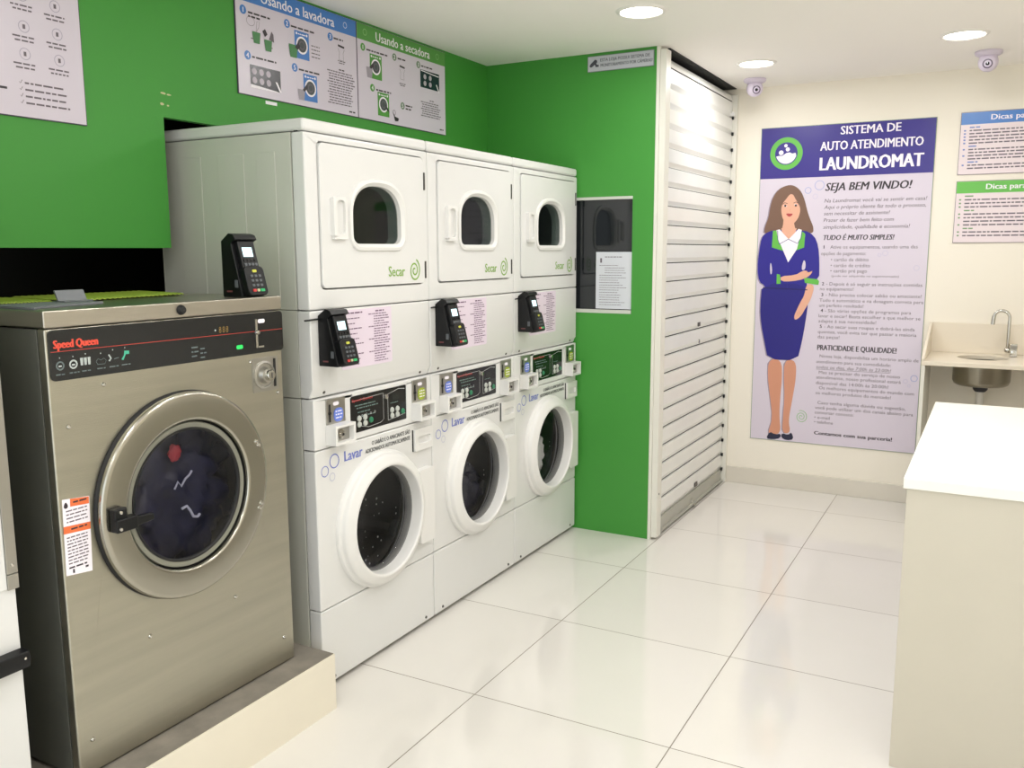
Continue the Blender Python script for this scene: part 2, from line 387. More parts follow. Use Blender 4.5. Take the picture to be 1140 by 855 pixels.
    for y0 in (.057, .548):
        y1 = y0 + .104; bz0, bz1 = .85, .917
        q = M().prism([[(y0, bz0), (y1, bz0), (y1, bz1), (y0, bz1)], rrect(y0 + .01, y1 - .01, bz0 + .009, bz1 - .009, .002)], 'x', 0, .044, plastic_w)
        bx = q.build('coin_box', root, bevel=.002)
        M().box(.018, .022, y0 + .008, y1 - .008, bz0 + .007, bz1 - .007, galv).build('coin_box_face', bx, smooth=0)
        M().lathe([(.0005, .012), (.006, .012), (.0062, .006), (.015, .005), (.016, 0)], 'x', (.022, y0 + .05, .882), chrome, 18).lathe([(.0005, .001), (.005, 0)], 'x', (.0345, y0 + .05, .882), gap, 10).build('lock', bx)
    # washer front with porthole
    cy, cz = .342, .525
    M().prism([[(e, .2865), (W_ - e, .2865), (W_ - e, .8365), (e, .8365)], circ(cy, cz, .212, 56)], 'x', -.052, 0, enamel).build('washer_front_panel', root, bevel=.005, seg=3, smooth=0)
    M().box(-.052, 0, e, W_ - e, .018, .2835, enamel).build('base_panel', root, bevel=.005, seg=3)
    for y in (.06, .62): M().lathe([(.0005, .003), (.005, .003), (.006, 0)], 'x', (0, y, .036), hm, 12).build('screw', root)
    R = M().lathe([(.252, 0), (.2515, .010), (.249, .014), (.244, .016), (.2415, .018), (.2405, .026), (.2385, .032), (.234, .036), (.228, .0385), (.213, .047), (.207, .0502), (.202, .0502), (.198, .048), (.1965, .043), (.1945, .02), (.193, .002), (.2, .0), (.206, -.025)], 'x', (0, cy, cz), plastic_w, 72)
    door = R.build('washer_door', root, smooth=50)
    M().prism(rrect(.555, .652, .362, .655, .008), 'x', 0, .03, plastic_w).build('hinge_cover', door, bevel=.006, seg=3)
    M().lathe([(.1942, .004), (.191, .002), (.189, -.004), (.1875, -.015), (.186, -.024)], 'x', (0, cy, cz), mat('grey_gasket', (104, 104, 102), .5), 56).build('gasket', door, smooth=60)
    M().lathe([(.187, -.014), (.172, -.028), (.125, -.045), (.06, -.055), (.0005, -.058)], 'x', (0, cy, cz), glass_d, 48).build('porthole_glass', door, smooth=80)
    D = M().lathe([(.21, -.06), (.235, -.075), (.235, -.34), (.16, -.35), (.155, -.335), (.08, -.34), (.075, -.325), (.0005, -.325)], 'x', (0, cy, cz), drum_m, 56)
    for k in range(3):
        a = k * 2 * pi / 3 - .5
        D.tube([(-.09, cy + .225 * cos(a), cz + .225 * sin(a)), (-.33, cy + .21 * cos(a), cz + .21 * sin(a))], [.035, .028], drum_m, 8)
    hl = D; hmn = mat('drum_painted_glint', (235, 235, 235), .3, .3)  # bright specks, glints of water put in as colour
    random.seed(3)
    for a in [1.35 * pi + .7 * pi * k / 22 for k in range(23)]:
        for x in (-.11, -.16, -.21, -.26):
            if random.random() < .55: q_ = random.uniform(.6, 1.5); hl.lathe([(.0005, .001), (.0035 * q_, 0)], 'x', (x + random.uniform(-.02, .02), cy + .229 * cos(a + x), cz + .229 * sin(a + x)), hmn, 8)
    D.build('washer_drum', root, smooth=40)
    # soap drawer
    s = M().prism([rrect(.553, .674, .728, .812, .006), rrect(.572, .658, .752, .782, .008)], 'x', 0, .012, plastic_w).box(0, .003, .56, .67, .74, .80, enamel)
    s.box(0, .004, .549, .5525, .728, .812, gap)
    s.build('soap_drawer', root, bevel=.002)
    lb = mat('lavar_blue', (112, 124, 196), .4); tk = mat('front_text_ink', (72, 74, 74), .5)
    t = M().text('Lavar', .147, .776, .036, 'x', .0008, lb, w=.1, bold=0.052)
    t.text('O SABÃO E O AMACIANTE SÃO', .3, .803, .015, 'x', .0008, tk, w=.235, bold=0.052).text('ADICIONADOS AUTOMATICAMENTE', .262, .779, .015, 'x', .0008, tk, w=.273, bold=0.052)
    t.build('washer_lettering', root, smooth=0)
    t = M().ring(.095, .789, .021, .025, 'x', .0008, lb).ring(.046, .763, .016, .019, 'x', .0008, lb).ring(.082, .737, .012, .0145, 'x', .0008, mat('pale_bubble', (184, 186, 206), .4))
    t.build('bubble_print', root, smooth=0)
    return root
s1 = make_stack()
s2 = copy_tree(s1); s2.location = (0, W_, 0)
s3 = copy_tree(s1); s3.location = (0, 2 * W_, 0)
for s, l in ((s1, 'white stacked washer and dryer nearest the stainless steel washer, with empty washer drum'),
             (s2, 'white stacked washer and dryer standing in the middle of the row of three'),
             (s3, 'white stacked washer and dryer at the far end of the row, touching the green wall')):
    tag(s, l, 'washing machine', 'stacked washer dryers in a row')
cl = mat('dark_wet_clothes', (34, 36, 50), .5, var=.4, vscale=9, bump=.6, bscale=18)
cl2 = mat('pale_wet_clothes', (235, 234, 222), .6, var=.2, vscale=9, bump=.6, bscale=18)
cl3 = mat('charcoal_wet_clothes', (30, 32, 34), .4, var=.3, vscale=9, bump=.6, bscale=18)
tag(M().lump((-.15, W_ + .43, .42), (.075, .12, .12), cl, 2, .3).build('laundry_pile', smooth=70), 'dark blue wet clothes behind the porthole of the middle washer', 'laundry')
tag(M().lump((-.13, 2 * W_ + .385, .44), (.06, .11, .13), cl2, 5, .3).build('laundry_pile', smooth=70), 'pale clothes low in the porthole of the washer by the green wall', 'laundry')
tag(M().lump((-.25, 2 * W_ + .44, .62), (.05, .09, .09), cl3, 8, .3).build('laundry_pile', smooth=70), 'black clothes above the pale clothes in the porthole of the washer by the green wall', 'laundry')

# ------------------------------------------------------------------ card payment terminals
def make_terminal():
    root = thing('card_terminal', '', 'card reader')
    Wt = .088
    prof = [(0, 0), (0, .164), (.03, .186), (.05, .181), (.058, .168), (.046, .162), (.04, .155), (.078, 0)]
    M().prism(prof, 'y', 0, Wt, black).build('stand', root, bevel=.002)
    ax, az = .046, .166; L = .1705; dx, dz = .043 / L, -.165 / L; nx, nz = -dz, dx
    nx, nz = .968, .252
    def F(sv, y, n): return (ax + dx * sv + nx * n, y, az + dz * sv + nz * n)
    def slab(m, s0, s1, y0, y1, n0, n1, mt, rr=.004):
        lp = rrect(y0, y1, s0, s1, rr, 4); k = len(lp)
        v = [F(b, a, n0) for a, b in lp] + [F(b, a, n1) for a, b in lp]
        m.add(v, [tuple(range(k)), tuple(range(k, 2 * k))[::-1]] + [(i, (i + 1) % k, k + (i + 1) % k, k + i) for i in range(k)], mt)
        return m
    dv = slab(M(), .004, .098, .012, .078, -.012, .006, black); slab(dv, .082, .17, .006, .084, -.014, .014, black, .014)
    dev = dv.build('reader', root, bevel=.003)
    slab(M(), .024, .052, .024, .062, .006, .007, mat('lcd_screen', (200, 235, 245), .2, emit=(205, 240, 250), es=.9), .001).build('screen', dev, smooth=0)
    k = M(); kg = mat('key_grey', (88, 92, 96), .5)
    for r in range(2):
        for c in range(4): slab(k, .058 + r * .013, .066 + r * .013, .02 + c * .014, .03 + c * .014, .006, .008, kg if r else black, .002)
    for r in range(3):
        for c in range(3): slab(k, .108 + r * .014, .115 + r * .014, .024 + c * .016, .034 + c * .016, .014, .016, kg, .002)
    slab(k, .093, .101, .036, .052, .014, .0155, mat('key_yellow', (196, 196, 70), .5), .003)
    slab(k, .151, .159, .022, .034, .014, .0165, mat('key_red', (190, 50, 50), .5), .002)
    slab(k, .151, .159, .039, .048, .014, .0165, mat('key_amber', (190, 190, 150), .5), .002)
    slab(k, .151, .159, .052, .068, .014, .0165, mat('key_green', (40, 170, 100), .5), .002)
    k.build('keypad', dev, smooth=0)
    M().box(.05, .062, -.0015, 0, .028, .05, kg).build('card_slot', root, smooth=0)
    M().dashes(.016, .04, .014, .005, 'y', -.0006, mat('maroon_print', (110, 60, 62), .5)).build('lettering', root, smooth=0)
    return root
t1 = make_terminal(); t1.location = (.001, .037, 1.118)
terms = [t1]
for k in (1, 2):
    t = copy_tree(t1); t.location = (.001, .037 + k * W_, 1.118); terms.append(t)
t = copy_tree(t1); t.location = (-.098, -.262, 1.3545); terms.append(t)
for t, l in zip(terms, ('black card payment terminal fixed to the front of the nearest white stacked machine',
                        'black card payment terminal fixed to the front of the middle white stacked machine',
                        'black card payment terminal on the white stacked machine by the green wall',
                        'black card payment terminal standing on top of the stainless steel washer')):
    tag(t, l, 'card reader', 'card payment terminals')
for k, t in enumerate(terms[:3]):
    x = .006; c = M().tube([(x, .002, .153), (x, -.02, .153), (x, -.05, .152), (x - .01, -.060, .151)] if k == 0 else [(x, .002, .153), (x, -.02, .153), (x, -.036, .152)], .003, rubber, 8)
    c.build('cable', t)

# ------------------------------------------------------------------ big stainless washer
def make_big():
    root = thing('hardmount_washer', 'large stainless steel front loading washer with round door on the low plinth', 'washing machine')
    Y0, Y1, XF = -.907, -.142, .01
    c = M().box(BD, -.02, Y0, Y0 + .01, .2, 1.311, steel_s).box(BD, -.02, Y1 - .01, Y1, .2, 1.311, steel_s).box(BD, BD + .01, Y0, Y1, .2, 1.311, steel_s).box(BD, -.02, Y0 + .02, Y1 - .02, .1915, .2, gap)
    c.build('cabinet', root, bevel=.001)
    for y in (Y0 + .06, Y1 - .06): M().lathe([(.03, 0), (.03, .012)], 'z', (-.08, y, .19), rubber, 16).build('foot', root)
    lid = M().box(BD, XF + .004, Y0 - .002, Y1 + .002, 1.3135, 1.3545, steel_t).build('lid', root, bevel=.004)
    M().lathe([(.0005, .012), (.009, .011), (.013, .004), (.014, 0)], 'x', (XF + .004, -.519, 1.334), rubber, 24).build('lid_plug', lid)
    cy, cz = -.535, .834
    M().prism([[(Y0, .195), (Y1, .195), (Y1, 1.312), (Y0, 1.312)], circ(cy, cz, .235, 64)], 'x', -.018, XF, steel).build('front_panel', root, bevel=.005, seg=3)
    P = M().prism(rrect(-.901, -.139, 1.19, 1.309, .012), 'x', XF, XF + .004, blackg); d = XF + .0046
    rd = mat('washer_red_line', (178, 58, 48), .4); sr = mat('brand_red', (214, 74, 56), .4); iw = mat('icon_grey', (170, 178, 176), .5); ig = mat('icon_dim', (92, 104, 104), .5)
    P.stroke([(-.898, 1.2585), (-.142, 1.2545)], .0016, 'x', d, rd)
    P.text('Speed Queen', -.891, 1.266, .019, 'x', d, sr, w=.118, bold=0.117)
    for k, (y, z) in enumerate(((-.877, 1.225), (-.843, 1.225), (-.81, 1.228), (-.769, 1.225), (-.735, 1.23), (-.70, 1.232))):
        if k < 2: P.ring(y, z, .007, .011, 'x', d, ig if k == 0 else iw, 18).quad(y - .004, y + .004, z - .003, z + .001, 'x', d, iw)
        elif k == 2:
            for j in range(3): P.prism([(y - .014 + j * .01, z - .008), (y - .008 + j * .01, z - .008), (y - .007 + j * .01, z + .01), (y - .015 + j * .01, z + .01)], 'x', d - .0002, d, iw)
        elif k == 3: P.stroke([(y - .014, z), (y - .008, z + .006), (y, z + .002), (y + .008, z + .006), (y + .014, z), (y + .01, z - .008), (y - .01, z - .008), (y - .014, z)], .0014, 'x', d, ig)
        elif k == 4: P.stroke([(y - .012, z + .008), (y - .006, z - .002), (y - .012, z - .008)], .004, 'x', d, iw).stroke([(y + .002, z - .004), (y + .016, z - .002)], .002, 'x', d, ig)
        else: P.flat([(y - .012, z - .01), (y - .006, z - .012), (y + .002, z + .002), (y + .012, z + .002), (y + .012, z + .01), (y - .002, z + .011), (y - .004, z)], 'x', d, mat('icon_green', (70, 170, 140), .5))
        P.dashes(y - .012, y + .014, 1.203 + k * .0008, .003, 'x', d, ig)
        P.quad(y - .0012, y + .0012, z + .017, z + .02, 'x', d, iw)
    for j in range(3): P.dashes(-.492, -.468, 1.228 - j * .012, .004, 'x', d, ig); P.dashes(-.462, -.44, 1.222 - j * .012, .004, 'x', d, ig)
    P.lathe([(.0005, .001), (.003, .0)], 'x', (d, -.405, 1.27), iw, 10)
    for j in range(3): P.text('8', -.392 + j * .013, 1.262, .017, 'x', d, mat('led_dim', (112, 92, 46), .4, emit=(150, 110, 30), es=.15), w=.009)
    P.prism(rrect(-.33, -.305, 1.209, 1.221, .005), 'x', d, d + .0004, mat('green_lamp', (40, 190, 90), .4, emit=(40, 210, 90), es=.4))
    P.prism(rrect(-.242, -.214, 1.278, 1.290, .006), 'x', d, d + .0004, pwhite)
    pn = P.build('control_panel', root, smooth=0)
    M().prism(rrect(-.254, -.246, 1.206, 1.291, .003), 'x', XF + .004, XF + .007, chrome).lathe([(.0005, .008), (.006, .007), (.008, 0)], 'x', (XF + .006, -.249, 1.252), chrome, 14).box(XF + .004, XF + .012, -.25, -.228, 1.207, 1.212, chrome).build('coin_slot', pn)
    pl = M().prism(rrect(-.27, -.166, 1.073, 1.175, .004), 'x', XF, XF + .003, galv).box(XF + .003, XF + .005, -.184, -.176, 1.083, 1.168, gap)
    lk = pl.build('lock_plate', root, bevel=.0008)
    M().lathe([(.042, 0), (.042, .004), (.036, .006), (.034, .002), (.026, .002), (.02, .016), (.0005, .016)], 'x', (XF + .003, -.225, 1.123), galv, 30).build('lock_ring', lk)
    M().lathe([(.017, 0), (.0165, .012), (.014, .016), (.0005, .016)], 'x', (XF + .017, -.222, 1.123), chrome, 22).box(XF + .033, XF + .0335, -.2235, -.2205, 1.115, 1.131, gap).build('lock_cylinder', lk)
    for y, z in ((-.275, 1.167), (-.764, 1.166), (-.866, 1.078), (-.68, .48), (-.379, .482), (-.868, .283), (-.187, .279), (-.168, 1.062)):
        M().lathe([(.0005, .006), (.004, .005), (.0065, .001), (.0065, 0)], 'x', (XF, y, z), chrome, 14).build('bolt', root)
    # warning label
    wl_ = M().prism([(-.903 + .002, .72), (-.832, .712), (-.826, .90), (-.897, .907)], 'x', XF, XF + .0007, pwhite); d = XF + .0012
    og = mat('label_orange', (226, 112, 62), .4)
    wl_.flat([(-.878, .886), (-.828, .882), (-.8275, .899), (-.877, .905)], 'x', d, og).flat([(-.9, .823), (-.829, .818), (-.828, .836), (-.899, .841)], 'x', d, og)
    wl_.dashes(-.87, -.834, .893, .004, 'x', d + .0003, ink).dashes(-.88, -.838, .829, .004, 'x', d + .0003, ink)
    wl_.flat(chaikin([(-.893, .884), (-.885, .884), (-.883, .891), (-.889, .901), (-.895, .891)], 1), 'x', d, ink)
    for k in range(4): wl_.dashes(-.89, -.834, .875 - k * .009, .003, 'x', d, grayink)
    for k in range(9): wl_.dashes(-.893, -.838, .81 - k * .008, .003, 'x', d, grayink)
    wl_.dashes(-.893, -.84, .735, .004, 'x', d, ink).quad(-.884, -.879, .722, .732, 'x', d, ink).quad(-.85, -.842, .726, .731, 'x', d, ink)
    wl_.build('warning_label', root, smooth=0)
    # door
    M().lathe([(.23, 0), (.2845, 0), (.2845, .006), (.278, .012), (.25, .014), (.21, .014)], 'x', (XF, cy, cz), rubber, 72).build('door_seal', root, smooth=50)
    D = M().lathe([(.27, .012), (.2805, .0125), (.282, .015), (.282, .021), (.2805, .0255), (.277, .0285), (.272, .0300), (.268, .0303), (.214, .0293), (.2095, .0288), (.206, .027), (.204, .023), (.203, .015), (.202, .0)], 'x', (XF, cy, cz), steel_r, 80)
    D.lathe([(.2, .004), (.199, .013), (.197, .0155), (.185, .0145), (.1825, .013), (.182, .006), (.182, 0)], 'x', (XF, cy, cz), mat('grey_glass_rim', (128, 128, 116), .35), 72)
    door = D.build('door_ring', root, smooth=50)
    M().lathe([(.2018, .018), (.2018, .006), (.199, .006)], 'x', (XF, cy, cz), rubber, 72).lathe([(.1835, .0155), (.181, .0165), (.176, .013), (.176, .005)], 'x', (XF, cy, cz), rubber, 72).build('rim_gasket', door, smooth=60)
    M().lathe([(.178, .008), (.165, .0), (.12, -.01), (.06, -.017), (.0005, -.02)], 'x', (XF, cy, cz), glass_c, 60).build('door_glass', door, smooth=80)
    h = M().box(XF + .03, XF + .052, cy - .262, cy - .225, .83, .862, black).box(XF + .03, XF + .058, cy - .262, cy - .2, .802, .836, black)
    v = [(XF + .038, cy - .25, .806), (XF + .058, cy - .25, .803), (XF + .038, cy - .25, .834), (XF + .058, cy - .25, .836), (XF + .042, cy - .15, .81), (XF + .056, cy - .15, .81), (XF + .042, cy - .15, .828), (XF + .056, cy - .15, .828)]
    h.add(v, [(0, 1, 3, 2), (4, 6, 7, 5), (0, 4, 5, 1), (2, 3, 7, 6), (0, 2, 6, 4), (1, 5, 7, 3)], black)
    hd = h.build('door_handle', door, bevel=.004, seg=3)
    for y, z in ((cy - .245, .852), (cy - .252, .812)): M().lathe([(.0005, .004), (.004, .003), (.005, 0)], 'x', (XF + .058 if z < .84 else XF + .052, y, z), chrome, 12).build('bolt', hd)
    for y, z in ((-.296, .936), (-.288, .924), (-.288, .748), (-.296, .736)): M().lathe([(.0005, .006), (.005, .005), (.0065, 0)], 'x', (XF + .03, y, z), chrome, 14).build('hinge_bolt', door)
    M().lathe([(.21, -.03), (.255, -.04), (.255, -.36), (.0005, -.37)], 'x', (XF, cy, cz), drum_m, 56).build('drum', root, smooth=40)
    return root
big = make_big()
nv = mat('navy_wet_fabric', (19, 21, 46), .45, var=.6, vscale=14, bump=.9, bscale=22)
lp = thing('laundry_load', 'navy blue wet laundry pressed against the glass of the stainless washer', 'laundry', (0, 0, 0))
M().lump((-.125, -.532, .823), (.09, .25, .245), nv, 3, .3, 4, 44).build('fabric', lp, smooth=75)
wst = mat('white_cord', (186, 186, 200), .6)
M().tube([(-.016, -.55, .845), (-.013, -.54, .865), (-.012, -.53, .85), (-.012, -.515, .868), (-.013, -.5, .875), (-.014, -.49, .885)], .003, wst, 6).tube([(-.016, -.53, .785), (-.013, -.515, .79), (-.012, -.505, .775), (-.012, -.495, .755), (-.013, -.48, .75), (-.015, -.47, .755)], .004, wst, 6).build('drawstring', lp)
M().lump((-.02, -.54, .945), (.008, .02, .022), mat('red_cloth', (170, 50, 60), .6), 6, .3, n=10).build('red_patch', lp, smooth=70)

tag(M().box(-.62, .1037, -1.95, -.057, 0, .188, mat('cream_plinth_paint', (226, 219, 202), .4, var=.02)).box(-.62, .099, -1.95, -.0585, .188, .19, mat('grey_cement_top', (122, 116, 106), .75, var=.2, vscale=14, bump=.3)).build('machine_plinth', smooth=0), 'low cream plinth with a grey cement top under the stainless washer', 'plinth')

# appliance cut by the left edge of the frame
la = thing('panelled_washer', 'white front machine with black bar, cut off by the left edge beside the steel washer', 'washing machine')
M().box(BD, -.01, -1.72, -1.04, .195, 1.75, enamel_side).build('cabinet', la, bevel=.003)
M().box(-.01, .004, -1.72, -1.022, .195, 1.75, enamel).build('front_panel', la, bevel=.003)
dd = M().box(.004, .0085, -1.7, -1.043, .735, 1.245, enamel).build('upper_door', la, bevel=.003)
em = M().box(.002, .011, -1.043, -1.017, .77, 1.249, galv).box(.002, .011, -1.043, -1.017, .733, .768, galv).build('edge_trim', dd, bevel=.001)
M().lathe([(.0005, .004), (.003, .003), (.004, 0)], 'x', (.011, -1.03, .79), chrome, 10).build('screw', dd)
ph = M().prism([(.01, .545), (.035, .55), (.04, .57), (.035, .588), (.01, .592), (.004, .57)], 'y', -1.7, -1.022, black).build('bar_handle', la, bevel=.002)
M().lathe([(.0005, .003), (.003, .002), (.003, 0)], 'x', (.038, -1.035, .575), chrome, 10).build('screw', ph)

# things lying on the steel washer
TZ = 1.3548
lime = mat('lime_plastic_sheet', (150, 172, 66), .4, var=.05)
def sheet(name, pts, z, dz, label):
    m = M(); a, b, c, d = [Vector((p[0], p[1])) for p in pts]; nu, nv = 44, 6; v = []
    for i in range(nu + 1):
        for j in range(nv + 1):
            p = (a * (1 - i / nu) + b * (i / nu)) * (1 - j / nv) + (d * (1 - i / nu) + c * (i / nu)) * (j / nv)
            v.append((p.x, p.y, z + dz * (1 - i / nu) * .3 + .0022 * (1 + sin(i * pi))+ (.0035 if i % 2 else 0)))
    f = [(i * (nv + 1) + j, (i + 1) * (nv + 1) + j, (i + 1) * (nv + 1) + j + 1, i * (nv + 1) + j + 1) for i in range(nu) for j in range(nv)]
    m.add(v, f, lime); o = m.build(name, smooth=0, recalc=False)
    s = o.modifiers.new('t', 'SOLIDIFY'); s.thickness = .0025; s.offset = 1
    return tag(o, label, 'plastic sheet', 'lime plastic sheets on the steel washer')
sheet('corrugated_sheet', [(-.235, -.64), (-.275, -.255), (-.54, -.2), (-.56, -.62)], TZ, 0, 'lime ribbed plastic sheet on the steel washer, between grey bracket and card terminal')
sheet('corrugated_sheet', [(-.30, -.90), (-.26, -.70), (-.52, -.66), (-.56, -.90)], TZ, 0, 'lime plastic sheet on the steel washer, left of the grey bracket')
gb = mat('grey_bracket_plastic', (108, 112, 116), .45)
tray = M().prism([(-.03, -.90), (-.06, -.87), (-.115, -.655), (-.225, -.66), (-.225, -.90)], 'z', TZ, TZ + .006, gb)
tag(tray.build('metal_tray', bevel=.001), 'flat grey tray at the left front corner of the steel washer top', 'tray')
br = M().prism([(-.185, .0), (-.19, .0), (-.205, .029), (-.199, .029)], 'y', -.732, -.65, gb).box(-.2, -.16, -.732, -.65, 0, .003, gb)
br.v = [(x, y, z + TZ + .0062) for x, y, z in br.v]
tag(br.build('angle_bracket', bevel=.001), 'small upright grey bracket standing on the flat grey tray', 'bracket')

# ------------------------------------------------------------------ wall signs
fr = mat('poster_dark_edge', (74, 60, 84), .4)
def poster(name, label, pl, u0, u1, v0, v1, wall, sgn, body=paper, group=None, edge=fr, ew=.0025):
    """flat board hung on a wall; returns the Empty, and the front plane"""
    th = .005
    if pl == 'x': loc = (wall, 0, 0)
    else: loc = (0, wall, 0)
    e = thing(name, label, 'poster', loc, group)
    a, b = (0, sgn * th)
    M().prism([(u0, v0), (u1, v0), (u1, v1), (u0, v1)], pl, a + sgn * .0002, b, edge).build('backing', e, smooth=0)
    M().quad(u0 + ew, u1 - ew, v0 + ew, v1 - ew, pl, b + sgn * .0006, body).build('sheet', e, smooth=0)
    return e, b + sgn * .0006
def badge(m, u, v, r, n, pl, d, sg, c): m.flat(circ(u, v, r, 24), pl, d + sg * .0004, c); m.text(n, u, v - r * .55, r * 1.1, pl, d + sg * .0008, pwhite, align='c', bold=0.052)
def machine_icon(m, y0, y1, z0, z1, pl, d, sg, c):
    m.quad(y0, y1, z0, z1, pl, d + sg * .0004, c); cy, cz = (y0 + y1) / 2, (z0 + z1) / 2
    m.flat(circ(cy, cz, .033, 24), pl, d + sg * .0007, pwhite); m.flat(circ(cy, cz, .026, 24), pl, d + sg * .001, mat('icon_drum', (70, 76, 80), .4)); m.ring(cy, cz, .012, .016, pl, d + sg * .0013, grayink)
    for q in (y0 + .012, y1 - .012): m.flat(circ(q, z1 - .01, .005, 10), pl, d + sg * .0007, pwhite)
    m.dashes(y0 + .02, y1 - .02, z1 - .013, .004, pl, d + sg * .0007, pwhite)
def bucket(m, u, v, s, pl, d, c):
    m.flat([(u - s, v + s), (u + s, v + s), (u + s, v + s * .7), (u + s * .75, v - s), (u - s * .75, v - s), (u - s, v + s * .7)], pl, d, c)
def shirt(m, u, v0, v1, pl, d):
    m.stroke([(u - .02, v1), (u + .02, v1 - .004)], .008, pl, d, ink)
    zs = v1 - .012
    m.stroke([(u - .02, zs), (u - .012, zs - .015), (u - .016, zs - .045), (u + .014, zs - .045), (u + .012, zs - .015), (u + .02, zs)], .0016, pl, d, grayink)
    m.dashes(u - .024, u + .024, v0, .004, pl, d, grayink); m.dashes(u - .018, u + .018, v0 - .008, .004, pl, d, grayink)
X = XL
random.seed(12)
# washing instructions
e, d = poster('instruction_board', 'wall board with blue header Usando a lavadora above the white machines', 'x', .266, .952, 2.052, 2.447, X, 1, group='instruction boards on the green wall')
M().quad(.269, .949, 2.379, 2.444, 'x', d + .0004, pblue).text('Usando a lavadora', .395, 2.391, .038, 'x', d + .0009, pwhite, w=.415, bold=0.031).ring(.878, 2.413, .01, .012, 'x', d + .0009, pwhite, 16).build('header', e, smooth=0)
p = M()
for n, (u, v) in enumerate(((.305, 2.348), (.531, 2.347), (.782, 2.349), (.318, 2.193), (.565, 2.192))): badge(p, u, v, .016, str(n + 1), 'x', d, 1, pblue)
for u, v, w_ in ((.329, 2.341, .12), (.329, 2.328, .06), (.552, 2.34, .14), (.803, 2.345, .06), (.34, 2.188, .125), (.588, 2.186, .12)): p.dashes(u, u + w_, v, .0065, 'x', d + .0004, ink)
machine_icon(p, .57, .652, 2.23, 2.333, 'x', d, 1, pblue); machine_icon(p, .612, .692, 2.076, 2.178, 'x', d, 1, pblue)
bk = mat('icon_bucket_green', (70, 128, 78), .4)
bucket(p, .366, 2.262, .02, 'x', d + .0015, bk); bucket(p, .425, 2.245, .02, 'x', d + .0015, bk); bucket(p, .56, 2.252, .024, 'x', d + .0016, bk); bucket(p, .598, 2.095, .02, 'x', d + .0016, mat('icon_bucket_grey', (160, 152, 164), .4))
p.flat([(.398, 2.292), (.412, 2.302), (.424, 2.285), (.41, 2.273)], 'x', d + .0008, ink); p.flat([(.43, 2.268), (.445, 2.3), (.455, 2.29), (.457, 2.262)], 'x', d + .0008, grayink); p.flat([(.57, 2.268), (.59, 2.292), (.6, 2.275), (.585, 2.26)], 'x', d + .0018, ink); p.flat([(.605, 2.115), (.63, 2.14), (.635, 2.125), (.615, 2.108)], 'x', d + .0018, ink)
p.stroke([(.34 + .02 * cos(t), 2.315 + .016 * sin(t)) for t in [i * .35 for i in range(19)]], .0014, 'x', d + .0006, grayink).stroke([(.366, 2.282), (.372, 2.32), (.385, 2.322), (.38, 2.3), (.368, 2.284)], .0014, 'x', d + .0006, grayink)
p.dashes(.338, .352, 2.254, .004, 'x', d + .0005, grayink); p.dashes(.44, .452, 2.238, .004, 'x', d + .0005, grayink)
for k in range(4): p.dashes(.665, .715, 2.29 - k * .014, .004, 'x', d + .0005, grayink)
shirt(p, .849, 2.262, 2.325, 'x', d + .0006)
# printed photograph of a control panel
pk = mat('print_dark', (52, 50, 56), .25)
p.quad(.327, .484, 2.082, 2.163, 'x', d + .0005, pk)
for a in range(3):
    for b_ in range(2): p.flat(circ(.348 + a * .036, 2.142 - b_ * .032, .012, 14), 'x', d + .0009, mat('print_pale', (176, 166, 178), .3))
p.flat([(.327, 2.094), (.46, 2.086), (.484, 2.082), (.327, 2.082)], 'x', d + .001, pwhite); p.flat([(.455, 2.12), (.465, 2.12), (.487, 2.085), (.478, 2.083)], 'x', d + .0012, pwhite)
p.dashes(.83, .865, 2.226, .005, 'x', d + .0005, ink)
for k in range(13): p.dashes(.756 + (.01 if k % 4 else 0), .935 - random.random() * .03, 2.215 - k * .0105, .0045, 'x', d + .0005, grayink)
p.dashes(.89, .93, 2.066, .006, 'x', d + .0005, ink)
p.build('print', e, smooth=0)
# drying instructions
e, d = poster('instruction_board', 'wall board with green header Usando a secadora, right of the blue headed board', 'x', .953, 1.64, 2.052, 2.447, X, 1, group='instruction boards on the green wall')
hg = mat('header_green', (84, 150, 66), .3)
M().quad(.956, 1.637, 2.379, 2.444, 'x', d + .0004, hg).text('Usando a secadora', 1.085, 2.391, .038, 'x', d + .0009, pwhite, w=.42, bold=0.031).ring(1.01, 2.413, .011, .014, 'x', d + .0009, mat('header_pale_green', (140, 190, 120), .4), 16).ring(1.57, 2.413, .011, .014, 'x', d + .0009, MATS['header_pale_green'], 16).build('header', e, smooth=0)
p = M(); gy = mat('badge_grey_green', (104, 128, 104), .4)
for n, (u, v, c) in enumerate(((.994, 2.35, hg), (1.221, 2.349, gy), (1.409, 2.349, gy), (1.054, 2.191, hg), (1.277, 2.145, gy))): badge(p, u, v, .016, str(n + 1), 'x', d, 1, c)
for u, v, w_ in ((1.018, 2.341, .15), (1.245, 2.345, .06), (1.432, 2.345, .1), (1.08, 2.184, .11), (1.3, 2.146, .06), (1.3, 2.132, .05)): p.dashes(u, u + w_, v, .0065, 'x', d + .0004, ink)
machine_icon(p, 1.04, 1.125, 2.23, 2.333, 'x', d, 1, hg); machine_icon(p, 1.09, 1.173, 2.08, 2.18, 'x', d, 1, hg)
bucket(p, 1.035, 2.252, .022, 'x', d + .0016, MATS['icon_bucket_grey']); p.flat([(1.035, 2.275), (1.06, 2.295), (1.065, 2.28), (1.045, 2.268)], 'x', d + .0018, ink)
p.flat([(1.14, 2.135), (1.165, 2.115), (1.175, 2.1), (1.15, 2.112)], 'x', d + .0018, ink); p.flat([(1.2, 2.11), (1.215, 2.09), (1.245, 2.085), (1.24, 2.072), (1.215, 2.07)], 'x', d + .0008, ink); p.ring(1.21, 2.106, .01, .012, 'x', d + .0008, grayink, 14)
shirt(p, 1.279, 2.24, 2.318, 'x', d + .0006)
